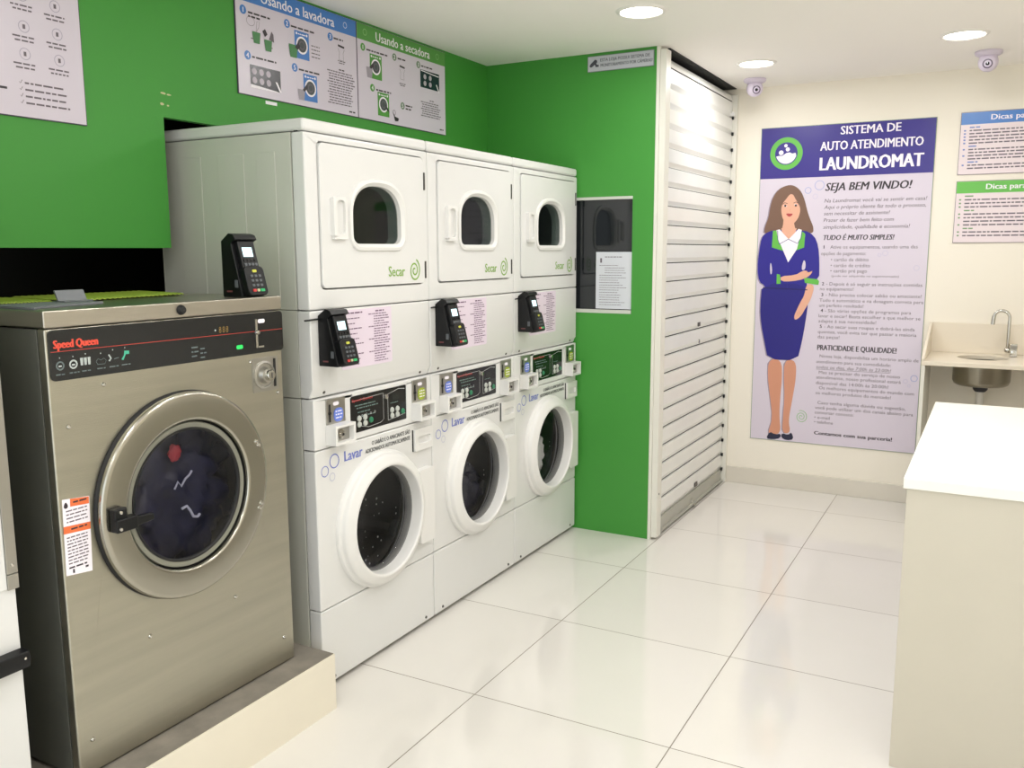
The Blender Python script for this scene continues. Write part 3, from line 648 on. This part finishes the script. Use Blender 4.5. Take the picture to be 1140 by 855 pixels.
p.quad(1.424, 1.585, 2.252, 2.332, 'x', d + .0005, mat('print_teal_dark', (34, 52, 58), .25))
for a in range(2):
    for b_ in range(2): p.flat(circ(1.462 + a * .045, 2.303 - b_ * .03, .012, 14), 'x', d + .0009, MATS['print_pale'])
p.stroke([(1.43, 2.328), (1.5, 2.324), (1.58, 2.32)], .004, 'x', d + .0009, pwhite); p.flat([(1.555, 2.28), (1.562, 2.282), (1.585, 2.248), (1.578, 2.246)], 'x', d + .0012, pwhite)
p.dashes(1.5, 1.54, 2.196, .005, 'x', d + .0005, grayink)
for k in range(7): p.dashes(1.425 + (.01 if k % 3 else 0), 1.6 - random.random() * .03, 2.184 - k * .0105, .0045, 'x', d + .0005, grayink)
p.dashes(1.585, 1.62, 2.072, .006, 'x', d + .0005, ink)
p.build('print', e, smooth=0)
# board at the left edge
e, d = poster('rules_board', 'white board of round icons and tick marks at the left edge of the green wall', 'x', -1.05, -.358, 1.864, 2.38, X, 1)
p = M()
pg_ = mat('pale_icon_ring', (168, 160, 182), .4)
for u, v in ((-.536, 2.197), (-.437, 2.189), (-.537, 2.113), (-.436, 2.112), (-.540, 2.039), (-.435, 2.039), (-.64, 2.19), (-.64, 2.11), (-.64, 2.04)):
    p.ring(u, v, .0145, .0165, 'x', d + .0004, pg_, 26); p.quad(u - .004, u + .004, v - .006, v + .006, 'x', d + .0004, grayink)
    p.dashes(u - .036, u + .028, v - .03, .0045, 'x', d + .0004, grayink); p.dashes(u - .03, u + .026, v - .041, .0045, 'x', d + .0004, grayink)
for k in range(4):
    v = 1.957 - k * .0182
    p.dashes(-.548, -.424 + .012 * (k % 2), v, .005, 'x', d + .0004, grayink)
    p.stroke([(-.564, v + .004), (-.561, v), (-.555, v + .01)], .0016, 'x', d + .0004, grayink)
p.dashes(-.43, -.40, 2.219, .01, 'x', d + .0004, ink); p.dashes(-.68, -.598, 1.935, .0065, 'x', d + .0004, ink)
p.build('print', e, smooth=0)
# camera notice
e, d = poster('camera_notice', 'small grey notice about camera monitoring at the top of the green end wall', 'y', .05, .397, 2.366, 2.441, YR, -1, body=mat('notice_grey', (188, 190, 198), .35), edge=mat('notice_edge', (120, 126, 130), .4))
p = M(); nk = mat('notice_ink', (66, 66, 78), .4)
p.text('ESTA LOJA POSSUI SISTEMA DE', .118, 2.4115, .0145, 'y', d - .0005, nk, w=.258, bold=.03).text('MONITORAMENTO POR CÂMERAS!', .12, 2.3865, .0145, 'y', d - .0005, nk, w=.27, bold=.03)
p.flat([(.06, 2.394), (.066, 2.404), (.09, 2.424), (.1, 2.42), (.102, 2.41), (.076, 2.39), (.066, 2.388)], 'y', d - .0005, nk).flat([(.088, 2.404), (.096, 2.408), (.1, 2.398), (.11, 2.398), (.11, 2.388), (.094, 2.388)], 'y', d - .0005, nk)
p.build('print', e, smooth=0)
# paper on the window
e = thing('paper_notice', 'white printed sheet stuck to the dark window in the green wall', 'paper', (0, YR, 0))
M().quad(.101, .298, 1.19, 1.479, 'y', .0085, mat('plain_paper', (206, 210, 216), .7)).build('sheet', e, smooth=0)
p = M()
p.dashes(.15, .245, 1.452, .004, 'y', .008, grayink).quad(.124, .134, 1.425, 1.448, 'y', .008, grayink)
for k in range(17): p.dashes(.12 + (.03 if k in (1, 2, 3) else 0), .28 - random.random() * .06, 1.41 - k * .0125, .0025, 'y', .008, grayink)
p.build('print', e, smooth=0)

# welcome poster
PX, PZ = .604, .301
PW, PH = .962, 1.912
e, d0 = poster('welcome_poster', 'tall welcome poster with an illustrated woman in a blue suit on the far wall', 'y', PX, PX + PW, PZ, PZ + PH, YF, -1, edge=mat('poster_green_edge', (96, 130, 88), .4))
def Q(l): return [(PX + a, PZ + b) for a, b in l]
def D(k): return d0 - .0004 * k
h = M().quad(PX + .003, PX + PW - .003, PZ + 1.612, PZ + PH - .003, 'y', D(1), navy)
h.text('SISTEMA DE', PX + .456, PZ + 1.849, .047, 'y', D(2), pwhite, w=.325, bold=0.047).text('AUTO ATENDIMENTO', PX + .346, PZ + 1.763, .05, 'y', D(2), pwhite, w=.555, bold=0.047).text('LAUNDROMAT', PX + .346, PZ + 1.65, .073, 'y', D(2), pwhite, w=.562, bold=0.073)
lc = (PX + .152, PZ + 1.757)
h.flat(circ(*lc, .095, 40), 'y', D(2), pgreen).flat(circ(*lc, .066, 36), 'y', D(3), navy)
foam = [(lc[0] + .06 * cos(a), lc[1] + .06 * sin(a)) for a in [pi + .25 + (pi - .5) * i / 14 for i in range(15)]] + [(lc[0] + .054, lc[1] + .002), (lc[0] + .035, lc[1] - .002), (lc[0] + .02, lc[1] + .006), (lc[0], lc[1] + .003), (lc[0] - .022, lc[1] - .012), (lc[0] - .045, lc[1] - .012)]
h.flat(foam, 'y', D(4), pwhite)
for a, b, r in ((-.03, .006, .014), (.008, .024, .012), (-.004, .046, .010)): h.flat(circ(lc[0] + a, lc[1] + b, r, 16), 'y', D(4), pwhite)
h.build('header', e, smooth=0)
A = {
'hair':[(0.172, 1.573), (0.209, 1.567), (0.247, 1.536), (0.272, 1.48), (0.289, 1.415), (0.309, 1.363), (0.329, 1.321), (0.329, 1.279), (0.262, 1.294), (0.189, 1.281), (0.095, 1.291), (0.038, 1.283), (0.041, 1.325), (0.062, 1.382), (0.069, 1.448), (0.086, 1.509), (0.121, 1.554)],
'neck':[(0.152, 1.38), (0.212, 1.379), (0.218, 1.325), (0.235, 1.29), (0.186, 1.243), (0.133, 1.29), (0.15, 1.325)],
'face':[(0.195, 1.53), (0.227, 1.472), (0.25, 1.434), (0.243, 1.383), (0.218, 1.346), (0.187, 1.331), (0.16, 1.352), (0.141, 1.385), (0.134, 1.442), (0.152, 1.483)],
'jacket':[(0.094, 1.306), (0.275, 1.305), (0.336, 1.27), (0.362, 1.209), (0.373, 1.116), (0.376, 1.003), (0.303, 1.002), (0.31, 0.945), (0.061, 0.939), (0.055, 0.97), (0.02, 0.989), (0.005, 1.076), (0.013, 1.182), (0.024, 1.259), (0.047, 1.287)],
'gapL':[(0.085, 1.115), (0.096, 1.076), (0.095, 1.038), (0.086, 1.038), (0.082, 1.081)],
'gapR':[(0.283, 1.129), (0.294, 1.106), (0.292, 1.068), (0.272, 1.063), (0.273, 1.096)],
'gcL':[(0.092, 1.301), (0.12, 1.303), (0.13, 1.22), (0.159, 1.218), (0.156, 1.18), (0.089, 1.201)],
'gcR':[(0.257, 1.301), (0.283, 1.28), (0.28, 1.2), (0.221, 1.177), (0.229, 1.214), (0.247, 1.224)],
'shirt':[(0.123, 1.277), (0.254, 1.275), (0.239, 1.191), (0.19, 1.11), (0.14, 1.22)],
'colL':[(0.113, 1.305), (0.131, 1.31), (0.185, 1.252), (0.135, 1.224), (0.123, 1.253)],
'colR':[(0.243, 1.311), (0.262, 1.305), (0.257, 1.257), (0.24, 1.227), (0.19, 1.252)],
'cuffR':[(0.288, 1.019), (0.367, 1.01), (0.376, 0.998), (0.373, 0.977), (0.294, 0.988)],
'skirt':[(0.04, 0.985), (0.315, 0.98), (0.319, 0.871), (0.307, 0.739), (0.291, 0.619), (0.27, 0.514), (0.091, 0.512), (0.069, 0.609), (0.042, 0.729), (0.031, 0.834)],
'foreL':[(0.148, 1.027), (0.237, 1.034), (0.277, 1.06), (0.302, 1.062), (0.31, 1.049), (0.337, 1.061), (0.324, 1.035), (0.289, 1.011), (0.22, 0.996), (0.152, 0.995)],
'cuffL':[(0.126, 1.04), (0.145, 1.036), (0.151, 0.981), (0.126, 0.979)],
'foreR':[(0.304, 0.985), (0.352, 0.976), (0.339, 0.908), (0.323, 0.869), (0.302, 0.83), (0.28, 0.785), (0.246, 0.758), (0.238, 0.785), (0.256, 0.83), (0.272, 0.87), (0.294, 0.91)],
'legL':[(0.096, 0.514), (0.175, 0.514), (0.184, 0.403), (0.177, 0.281), (0.176, 0.158), (0.191, 0.051), (0.14, 0.034), (0.109, 0.04), (0.136, 0.139), (0.115, 0.276), (0.095, 0.397)],
'legR':[(0.194, 0.515), (0.262, 0.515), (0.268, 0.409), (0.249, 0.256), (0.232, 0.132), (0.25, 0.057), (0.199, 0.049), (0.198, 0.145), (0.204, 0.283), (0.193, 0.404)],
'shoeL':[(0.121, 0.055), (0.155, 0.039), (0.191, 0.047), (0.188, 0.018), (0.141, 0.005), (0.099, 0.008)],
'shoeR':[(0.196, 0.052), (0.236, 0.043), (0.254, 0.065), (0.271, 0.018), (0.223, 0.008), (0.192, 0.024)],
'mouth':[(0.163, 1.401), (0.178, 1.404), (0.186, 1.402), (0.207, 1.402), (0.198, 1.389), (0.183, 1.382)],
'eyeL':[(0.146, 1.451), (0.158, 1.457), (0.172, 1.447), (0.159, 1.441)],
'eyeR':[(0.209, 1.454), (0.221, 1.46), (0.231, 1.45), (0.221, 1.444)],
}
hairm = mat('art_brown', (118, 88, 72), .35); skin = mat('art_skin', (226, 172, 146), .35); skin2 = mat('art_skin_leg', (208, 146, 118), .35); suit = mat('art_blue', (34, 24, 138), .35); skm = mat('art_skirt_blue', (26, 18, 122), .35); lips = mat('art_red', (176, 62, 66), .35); shoe = mat('art_shoe', (26, 26, 56), .35); shd = mat('art_grey_halo', (150, 138, 156), .4)
a = M()
for k in ('hair', 'jacket', 'skirt'): a.flat(chaikin(Q([(x - .007, z - .003) for x, z in A[k]]), 1), 'y', D(1), shd)
for k in ('legL', 'legR'): a.flat(chaikin(Q([(x - .006, z) for x, z in A[k]]), 1), 'y', D(1), shd)
L = [('hair', hairm, 2, 2), ('neck', skin, 3, 1), ('face', skin, 4, 2), ('jacket', suit, 3.5, 1), ('gapL', paper, 4.5, 1), ('gapR', paper, 4.5, 1), ('gcL', pgreen, 5, 0), ('gcR', pgreen, 5, 0), ('shirt', pwhite, 5.5, 0), ('colL', pwhite, 6.5, 0), ('colR', pwhite, 6.5, 0),
     ('skirt', skm, 4, 1), ('cuffR', pgreen, 6, 0), ('foreR', skin, 5.5, 2), ('foreL', skin, 6, 1), ('cuffL', pgreen, 7, 0), ('legL', skin2, 2, 2), ('legR', skin2, 2.5, 2), ('shoeL', shoe, 4, 1), ('shoeR', shoe, 4, 1), ('mouth', lips, 5, 1), ('eyeL', pwhite, 5, 1), ('eyeR', pwhite, 5, 1)]
for k, m_, dd_, c in L: a.flat(chaikin(Q(A[k]), c) if c else Q(A[k]), 'y', D(dd_), m_)
a.flat(Q([(.152, 1.275), (.185, 1.25), (.222, 1.275), (.232, 1.315), (.14, 1.315)]), 'y', D(5.8), skin)
a.flat(chaikin(Q([(.195, 1.535), (.21, 1.50), (.235, 1.46), (.262, 1.42), (.268, 1.46), (.25, 1.52), (.22, 1.55)]), 1), 'y', D(5), hairm).flat(chaikin(Q([(.197, 1.535), (.17, 1.50), (.14, 1.46), (.13, 1.43), (.118, 1.46), (.14, 1.52), (.17, 1.55)]), 1), 'y', D(5), hairm)
dk = mat('art_dark', (60, 36, 40), .4)
for ex in (.159, .221): a.flat(circ(PX + ex, PZ + 1.4495, .0068, 12), 'y', D(6), dk)
a.stroke(Q([(.142, 1.458), (.155, 1.468), (.172, 1.462)]), .003, 'y', D(6), dk).stroke(Q([(.207, 1.464), (.222, 1.471), (.236, 1.462)]), .003, 'y', D(6), dk)
a.stroke(Q([(.19, 1.43), (.184, 1.418), (.192, 1.415)]), .002, 'y', D(6), skin2)
a.stroke(Q([(.12, 1.303), (.123, 1.25), (.135, 1.222), (.186, 1.25), (.24, 1.224), (.26, 1.255), (.264, 1.3)]), .0035, 'y', D(7), navy)
a.stroke(Q([(.19, 1.11), (.19, .95)]), .002, 'y', D(5), navy)
a.stroke(Q([(.045, .955), (.31, .946)]), .006, 'y', D(8), mat('art_waist', (18, 10, 90), .4))
a.stroke(Q([(.30, 1.05), (.318, 1.052), (.335, 1.06)]), .002, 'y', D(7), skin2).stroke(Q([(.256, .81), (.262, .79)]), .002, 'y', D(7), skin2).stroke(Q([(.266, .82), (.272, .797)]), .002, 'y', D(7), skin2)
a.build('illustration', e, smooth=0)
t = M()
def line(s, u, v, w=None, h=.0225, m=ink, bold=0, sh=0): t.text(s, PX + u, PZ + v, h, 'y', D(1.2), m, w=w, bold=bold, shear=sh)
line('SEJA BEM VINDO!', .384, 1.53, .465, .045, ink, .06, .2)
for s, v, w in (('Na Laundromat você vai se sentir em casa!', 1.462, .55), ('Aqui o próprio cliente faz todo o processo,', 1.425, .55), ('sem necessitar de assistente!', 1.388, .36), ('Prazer de fazer bem feito com', 1.349, .385), ('simplicidade, qualidade e economia!', 1.309, .47)): line(s, .384, v, w, .021, grayink, .012, .2)
line('TUDO É MUITO SIMPLES!', .383, 1.243, .392, .029, ink, .06, .2)
for s, u, v, w in (('1', .392, 1.192, None), ('Ative os equipamentos, usando uma das', .43, 1.192, .475), ('opções de pagamento:', .38, 1.154, .25), ('• cartão de débito', .437, 1.118, .21), ('• cartão de crédito', .437, 1.084, .22), ('• cartão pré pago', .437, 1.052, .205)): line(s, u, v, w, .02, ink if s == '1' else grayink, .07 if s == '1' else 0)
line('(pode ser adquirido no supermercado)', .445, 1.026, .37, .012, grayink)
for s, u, v, w in (('2', .392, .975, None), ('- Depois é só seguir as instruções contidas', .417, .975, .525), ('no equipamento!', .383, .945, .19), ('3', .392, .91, None), ('- Não precisa colocar sabão ou amaciante!', .417, .91, .525), ('Tudo é automático e na dosagem correta para', .383, .877, .57), ('um perfeito resultado!', .383, .846, .25),
    ('4', .392, .815, None), ('- São várias opções de programas para', .417, .815, .475), ('lavar e secar! Basta escolher a que melhor se', .383, .783, .56), ('adapte à sua necessidade!', .383, .752, .325), ('5', .392, .719, None), ('- Ao secar suas roupas e dobrá-las ainda', .417, .719, .5), ('quentes, você evita ter que passar a maioria', .383, .687, .545), ('das peças!', .383, .656, .125)):
    line(s, u, v, w, .019, ink if len(s) == 1 else grayink, .07 if len(s) == 1 else 0)
line('PRATICIDADE E QUALIDADE!', .383, .585, .445, .032, ink, .06)
for s, u, v, w, sh in (('Nossa loja, disponibiliza um horário amplo de', .4, .54, .548, 0), ('atendimento para sua comodidade:', .382, .505, .42, 0), ('todos os dias, das 7:00h às 23:00h!', .382, .472, .42, .2), ('Mas se precisar do serviço de nosso', .4, .44, .455, 0), ('atendimento, nosso profissional estará', .386, .409, .475, 0), ('disponível das 14:00h às 20:00h!', .385, .375, .41, 0), ('Os melhores equipamentos do mundo com', .405, .345, .53, 0), ('os melhores produtos do mercado!', .387, .313, .425, 0),
    ('Caso tenha alguma dúvida ou sugestão,', .4, .253, .495, 0), ('você pode utilizar um dos canais abaixo para', .387, .222, .55, 0), ('conversar conosco:', .387, .192, .225, 0), ('• e-mail', .386, .161, .09, 0), ('• telefone', .386, .132, .11, 0)):
    line(s, u, v, w, .019, grayink, 0, sh)
t.stroke(Q([(.383, .467), (.80, .467)]), .002, 'y', D(1.2), grayink)
line('Contamos com sua parceria!', .388, .062, .445, .022, ink, .09)
bb = mat('bubble_blue', (148, 160, 210), .4); bg = mat('bubble_pale', (196, 190, 214), .4)
for u, v, r, m_ in ((.352, 1.564, .028, bb), (.288, 1.536, .019, bb), (.33, 1.5, .015, bg), (.93, .445, .019, bb), (.885, .425, .013, bg), (.905, .4, .009, bg), (.735, 1.165, .016, bg), (.705, 1.155, .01, bg), (.905, 1.081, .016, bg)): t.ring(PX + u, PZ + v, r - .003, r, 'y', D(1.4), m_)
t.stroke([(PX + .308 + (.004 + .033 * k / 50) * cos(k * .29), PZ + .165 + (.004 + .036 * k / 50) * sin(k * .29)) for k in range(51)], .003, 'y', D(1.5), pgreen)
t.build('lettering', e, smooth=0)
# tips boards
for nm, lab, v0, v1, hc, htxt, rows in (('tips_board', 'tips board with blue header Dicas para lavar on the far wall', 1.892, 2.226, pblue, 'Dicas para lavar', (0, 1, 1, 1, 1, 1, 0, 1, 2, 1, 2, 0, 1, 2)), ('tips_board', 'tips board with green header Dicas para secar, below the blue headed tips board', 1.522, 1.858, pgreen, 'Dicas para secar', (0, 1, 1, 1, 0, 1, 1, 2, 1, 0, 1, 1))):
    e, d = poster(nm, lab, 'y', 1.684, 2.30, v0, v1, YF, -1, body=mat('tips_paper', (228, 214, 218), .35), group='tips boards on the far wall', edge=mat('tips_edge', (110, 96, 106), .4))
    M().quad(1.687, 2.297, v1 - .066, v1 - .003, 'y', d - .0004, hc).text(htxt, 1.83, v1 - .046, .028, 'y', d - .0008, pwhite, w=.305, bold=0.052).build('header', e, smooth=0)
    p = M(); v = v1 - .085
    tick = mat('tick_' + ('blue' if hc is pblue else 'green'), (110, 130, 190) if hc is pblue else (110, 150, 100), .4)
    for r in rows:
        if r == 0: p.dashes(1.73, 1.78, v, .007, 'y', d - .0005, tick)
        else:
            p.dashes(1.73, 2.1 + random.random() * .15, v, .007, 'y', d - .0005, grayink)
            if r == 1: p.quad(1.703, 1.713, v, v + .008, 'y', d - .0005, tick)
        v -= (.0168 if hc is pblue else .0195)
    p.build('print', e, smooth=0)

# ------------------------------------------------------------------ roller shutter
galvw = mat('shutter_white_metal', (236, 236, 232), .3, .1, var=.02)
sh = thing('roller_shutter', 'closed white metal roller shutter between the green wall and the far wall', 'shutter', (0, 0, 0))
SX = .432; pitch = .0955; prof = [(SX - .012, .085)]
z = .085
while z < 2.35:
    prof += [(SX - .013, z + .0005), (SX - .013, z + .0026), (SX - .0115, z + .0034), (SX, z + .026), (SX, z + pitch - .003), (SX - .013, z + pitch - .0022)]
    z += pitch
prof += [(SX - .005, z + .006), (SX - .007, z + .025), (SX - .014, z + .042), (SX - .032, z + .056), (SX - .08, z + .062)]
back = [(x - .002, zz) for x, zz in prof][::-1]
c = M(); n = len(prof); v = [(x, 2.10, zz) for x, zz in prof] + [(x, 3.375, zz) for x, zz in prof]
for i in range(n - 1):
    c.add([v[i], v[i + 1], v[n + i + 1], v[n + i]], [(0, 1, 2, 3)], gap if i % 6 in (0, 1) and i < n - 5 and i > 1 else galvw)  # groove faces coloured dark to deepen the shadow lines between slats
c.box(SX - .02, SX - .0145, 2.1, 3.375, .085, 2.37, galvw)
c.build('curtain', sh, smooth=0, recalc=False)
M().prism([(SX - .015, .012), (SX + .003, .012), (SX + .018, .014), (SX + .018, .02), (SX + .003, .022), (SX + .001, .084), (SX - .015, .084)], 'y', 2.115, 3.36, mat('bottom_bar_grey', (176, 176, 166), .3, .4)).build('bottom_bar', sh, bevel=.001)
M().prism([(.4275, .012), (.4575, .012), (.4575, 2.44), (.4275, 2.44)], 'y', 2.062, 2.128, white_trim).box(.458, .4585, 2.085, 2.095, .235, .245, gap).build('guide_rail', sh, bevel=.003)
M().box(.415, .46, 3.378, 3.41, .0, 2.42, white_trim).build('guide_rail', sh, bevel=.003)
cl_ = M()
z = .085
while z < 2.35: cl_.box(SX - .002, SX + .01, 3.362, 3.378, z - .008, z + .012, rubber); z += pitch
cl_.build('end_clips', sh, bevel=.002)
lg = mat('lock_grey', (96, 92, 88), .5, .5)
M().box(SX, SX + .006, 2.79, 2.84, .105, .13, lg).build('lock', sh, bevel=.001)
M().box(SX, SX + .004, 2.77, 2.815, 1.055, 1.078, lg).build('lock', sh, bevel=.001)
M().lathe([(.0005, .006), (.012, .005), (.014, 0)], 'x', (SX, 2.804, .967), chrome, 20).build('keyhole', sh)
M().box(SX + .015, SX + .03, 2.71, 2.76, .013, .02, chrome).box(SX + .001, SX + .006, 2.725, 2.745, .02, .05, chrome).build('foot_latch', sh, bevel=.001)
M().box(.335, .345, 2.13, 3.41, 2.2, 2.4555, dark).box(.335, .452, 2.13, 3.376, 2.4515, 2.4555, dark).build('roller_gap_shade', sh)  # dark sheets put in as the shade of the gap above the curtain
M().box(SX - .01, SX + .022, 3.34, 3.37, 2.29, 2.315, plastic_w).build('guide_roller', sh, bevel=.002)

# ------------------------------------------------------------------ downlights
LC = (1, .99, 1)
trim_m = mat('downlight_trim', (238, 236, 230), .4)
dl = thing('downlight', '', 'ceiling light', (0, 0, 0), 'round ceiling downlights')
M().lathe([(.084, -.002), (.088, -.008), (.1, -.006), (.104, 0)], 'z', (0, 0, 0), trim_m, 48).build('trim_ring', dl, smooth=50)
M().lathe([(.0005, -.003), (.0845, -.003)], 'z', (0, 0, 0), mat('lit_diffuser', (255, 252, 244), .5, emit=(255, 248, 236), es=9), 48).build('diffuser', dl)
l = bpy.data.lights.new('downlight_lamp', 'AREA'); l.shape = 'DISK'; l.size = .16; l.energy = 4.5; l.color = LC
lo = bpy.data.objects.new('downlight_lamp', l); COL.objects.link(lo); lo.parent = dl; lo.location = (0, 0, -.012)
spots = [(.564, 1.426), (.732, 2.687), (1.711, 2.526), (1.66, 1.3), (.85, .15), (1.7, .05), (.85, -1.2), (1.7, -1.25), (2.6, .7), (2.6, -.7), (.6, -2.5), (1.66, -2.6), (2.6, -2.2)]  # positions outside the view are unseen lamps added to light the room
labs = ['round white ceiling downlight above the green end wall, nearest the camera', 'round white ceiling downlight in front of the roller shutter', 'round white ceiling downlight above the right hand side of the far wall']
for i, (x, y) in enumerate(spots):
    o = dl if i == 0 else copy_tree(dl); o.location = (x, y, ZC)
    o['label'] = labs[i] if i < 3 else 'unseen round ceiling downlight added to light the room, outside the camera view'

# ------------------------------------------------------------------ dome cameras
cw = mat('camera_shell', (214, 204, 220), .35)
def dome(loc, ang, label):
    r = thing('dome_camera', label, 'security camera', loc, 'ceiling security cameras')
    M().lathe([(.0005, 0), (.062, 0), (.064, -.006), (.06, -.016), (.046, -.024), (.03, -.028), (.0005, -.028)], 'z', (0, 0, 0), cw, 40).build('mount', r, smooth=40)
    b = M().lathe([(.046 * sin(t), .046 * cos(t)) for t in [.0001 + (pi - .0002) * i / 20 for i in range(21)]], 'z', (0, 0, 0), cw, 36).build('ball', r, smooth=80)
    q = M().lathe([(.022, 0), (.0225, .006), (.018, .007), (.017, .002), (.0005, .002)], 'x', (.0405, 0, 0), mat('camera_face', (92, 80, 100), .3), 28).lathe([(.01, .002), (.007, .008), (.0005, .01)], 'x', (.0405, 0, 0), mat('lens_black', (14, 12, 20), .08), 20).build('lens', b, smooth=40)
    b.location = (0, 0, -.052); b.rotation_euler = (0, RD(18), ang)
    return r
dome((.62, 3.13, ZC), RD(-62), 'white dome security camera on the ceiling near the roller shutter')
dome((1.805, 2.977, ZC), RD(-92), 'white dome security camera on the ceiling above the tips boards')

# ------------------------------------------------------------------ sink counter, basin, faucet
stone = mat('cream_quartz', (226, 216, 198), .3, var=.015)
sk = thing('sink_counter', 'small cream stone counter with backsplash standing against the far wall', 'counter', (0, 0, 0))
CZ = .91; HX, HY, HR = 1.878, 3.19, .122
M().prism([[(1.598, 2.885), (2.75, 2.885), (2.75, YF - .001), (1.598, YF - .001)], circ(HX, HY, HR, 48)], 'z', CZ - .022, CZ, stone).build('countertop', sk, bevel=.002)
M().box(1.612, 2.75, YF - .02, YF - .001, CZ + .0005, 1.078, stone).build('backsplash', sk, bevel=.001)
M().prism([(2.89, CZ + .001), (YF - .001, CZ + .001), (YF - .001, 1.078), (YF - .02, 1.078), (2.89, CZ + .012)], 'x', 1.5985, 1.612, stone).build('side_splash', sk, bevel=.001)
M().box(1.6, 1.618, 2.89, YF - .013, 0, CZ - .0225, white_trim).build('side_panel', sk, bevel=.001)
M().box(2.7, 2.72, 2.89, YF - .013, 0, CZ - .0225, white_trim).build('side_panel', sk, bevel=.001)
bs = mat('basin_steel', (150, 144, 130), .3, 1, var=.08, vscale=12)
ba = thing('sink_basin', 'round stainless steel basin hanging under the cream stone counter', 'sink', (HX, HY, CZ - .0225))
M().lathe([(.145, 0), (.14, -.002), (.14, -.1), (.132, -.118), (.118, -.126), (.03, -.13), (.0005, -.13), (.0005, -.128), (.03, -.128), (.117, -.123), (.13, -.115), (.1375, -.098), (.1375, -.001)], 'z', (0, 0, 0), bs, 48).build('bowl', ba, smooth=45)
M().lathe([(.0005, -.1305), (.038, -.1305), (.036, -.15), (.026, -.162), (.0005, -.162)], 'z', (0, 0, 0), mat('drain_black', (32, 33, 42), .5), 24).build('drain_fitting', ba, smooth=40)
M().tube([(0, 0, -.163), (0, 0, -.45), (0, .05, -.5), (0, .19, -.5)], .021, mat('pvc_pipe', (204, 200, 190), .4), 16).build('waste_pipe', ba)
fa = thing('gooseneck_faucet', 'chrome gooseneck faucet behind the round basin', 'faucet', (1.992, 3.3, CZ))
M().box(.012, .048, -.018, .018, .0008, .07, chrome).build('valve_body', fa, bevel=.003)
M().lathe([(.0005, -.022), (.012, -.02), (.014, 0), (.014, .03)], 'y', (.026, -.018, .022), chrome, 18).build('handle', fa, smooth=40)
M().lump((0, 0, .035), (.016, .016, .017), chrome, 1, 0, n=12).tube([(0, 0, .035), (.014, 0, .035)], .01, chrome).build('swivel', fa, smooth=60)
g = [(0, 0, .045), (0, 0, .12), (0, 0, .20)] + [(-.038 + .038 * cos(t), 0, .21 + .038 * sin(t)) for t in [pi * i / 10 * .92 for i in range(11)]]
M().tube(g, .0085, chrome, 14).build('spout', fa, smooth=60)
M().tube([(-.0745, 0, .2205), (-.0765, 0, .205), (-.079, 0, .172)], .0105, chrome, 14).build('aerator', fa, smooth=40)

# ------------------------------------------------------------------ folding counter
lamw = mat('white_laminate', (238, 237, 230), .35)
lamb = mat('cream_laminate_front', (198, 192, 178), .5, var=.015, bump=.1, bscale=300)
fc = thing('folding_counter', 'big white folding counter in the right foreground', 'counter', (0, 0, 0))
M().box(1.728, 3.09, .439, 1.845, .833, .862, lamw).build('worktop', fc, bevel=.001)
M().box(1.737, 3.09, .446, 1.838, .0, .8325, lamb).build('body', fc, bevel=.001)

# ------------------------------------------------------------------ camera, world, view
cam = bpy.data.cameras.new('camera'); co = bpy.data.objects.new('camera', cam); COL.objects.link(co); scene.camera = co
cam.sensor_fit = 'HORIZONTAL'; cam.sensor_width = 36; cam.lens = 983.122 / 1140 * 36; cam.clip_start = .05
a, b, c = .1497, -.0033, .4997
f = Vector((-sin(c) * cos(a), cos(c) * cos(a), -sin(a))); r = Vector((cos(c), sin(c), 0)); u = r.cross(f)
r2 = r * cos(b) + u * sin(b); u2 = -r * sin(b) + u * cos(b)
co.matrix_world = Matrix(((r2.x, u2.x, -f.x, 1.916), (r2.y, u2.y, -f.y, -2.164), (r2.z, u2.z, -f.z, 1.4867), (0, 0, 0, 1)))
wd = bpy.data.worlds.new('world'); scene.world = wd; wd.use_nodes = True
wd.node_tree.nodes['Background'].inputs[0].default_value = (.92, .97, 1, 1); wd.node_tree.nodes['Background'].inputs[1].default_value = 1.7
vs = scene.view_settings; vs.view_transform = 'Standard'; vs.look = 'None'; vs.gamma = 1; vs.use_curve_mapping = False; vs.exposure = .34
cy = scene.cycles; cy.use_denoising = True; cy.max_bounces = 8; cy.diffuse_bounces = 5; cy.glossy_bounces = 5; cy.transparent_max_bounces = 12; cy.sample_clamp_indirect = 6
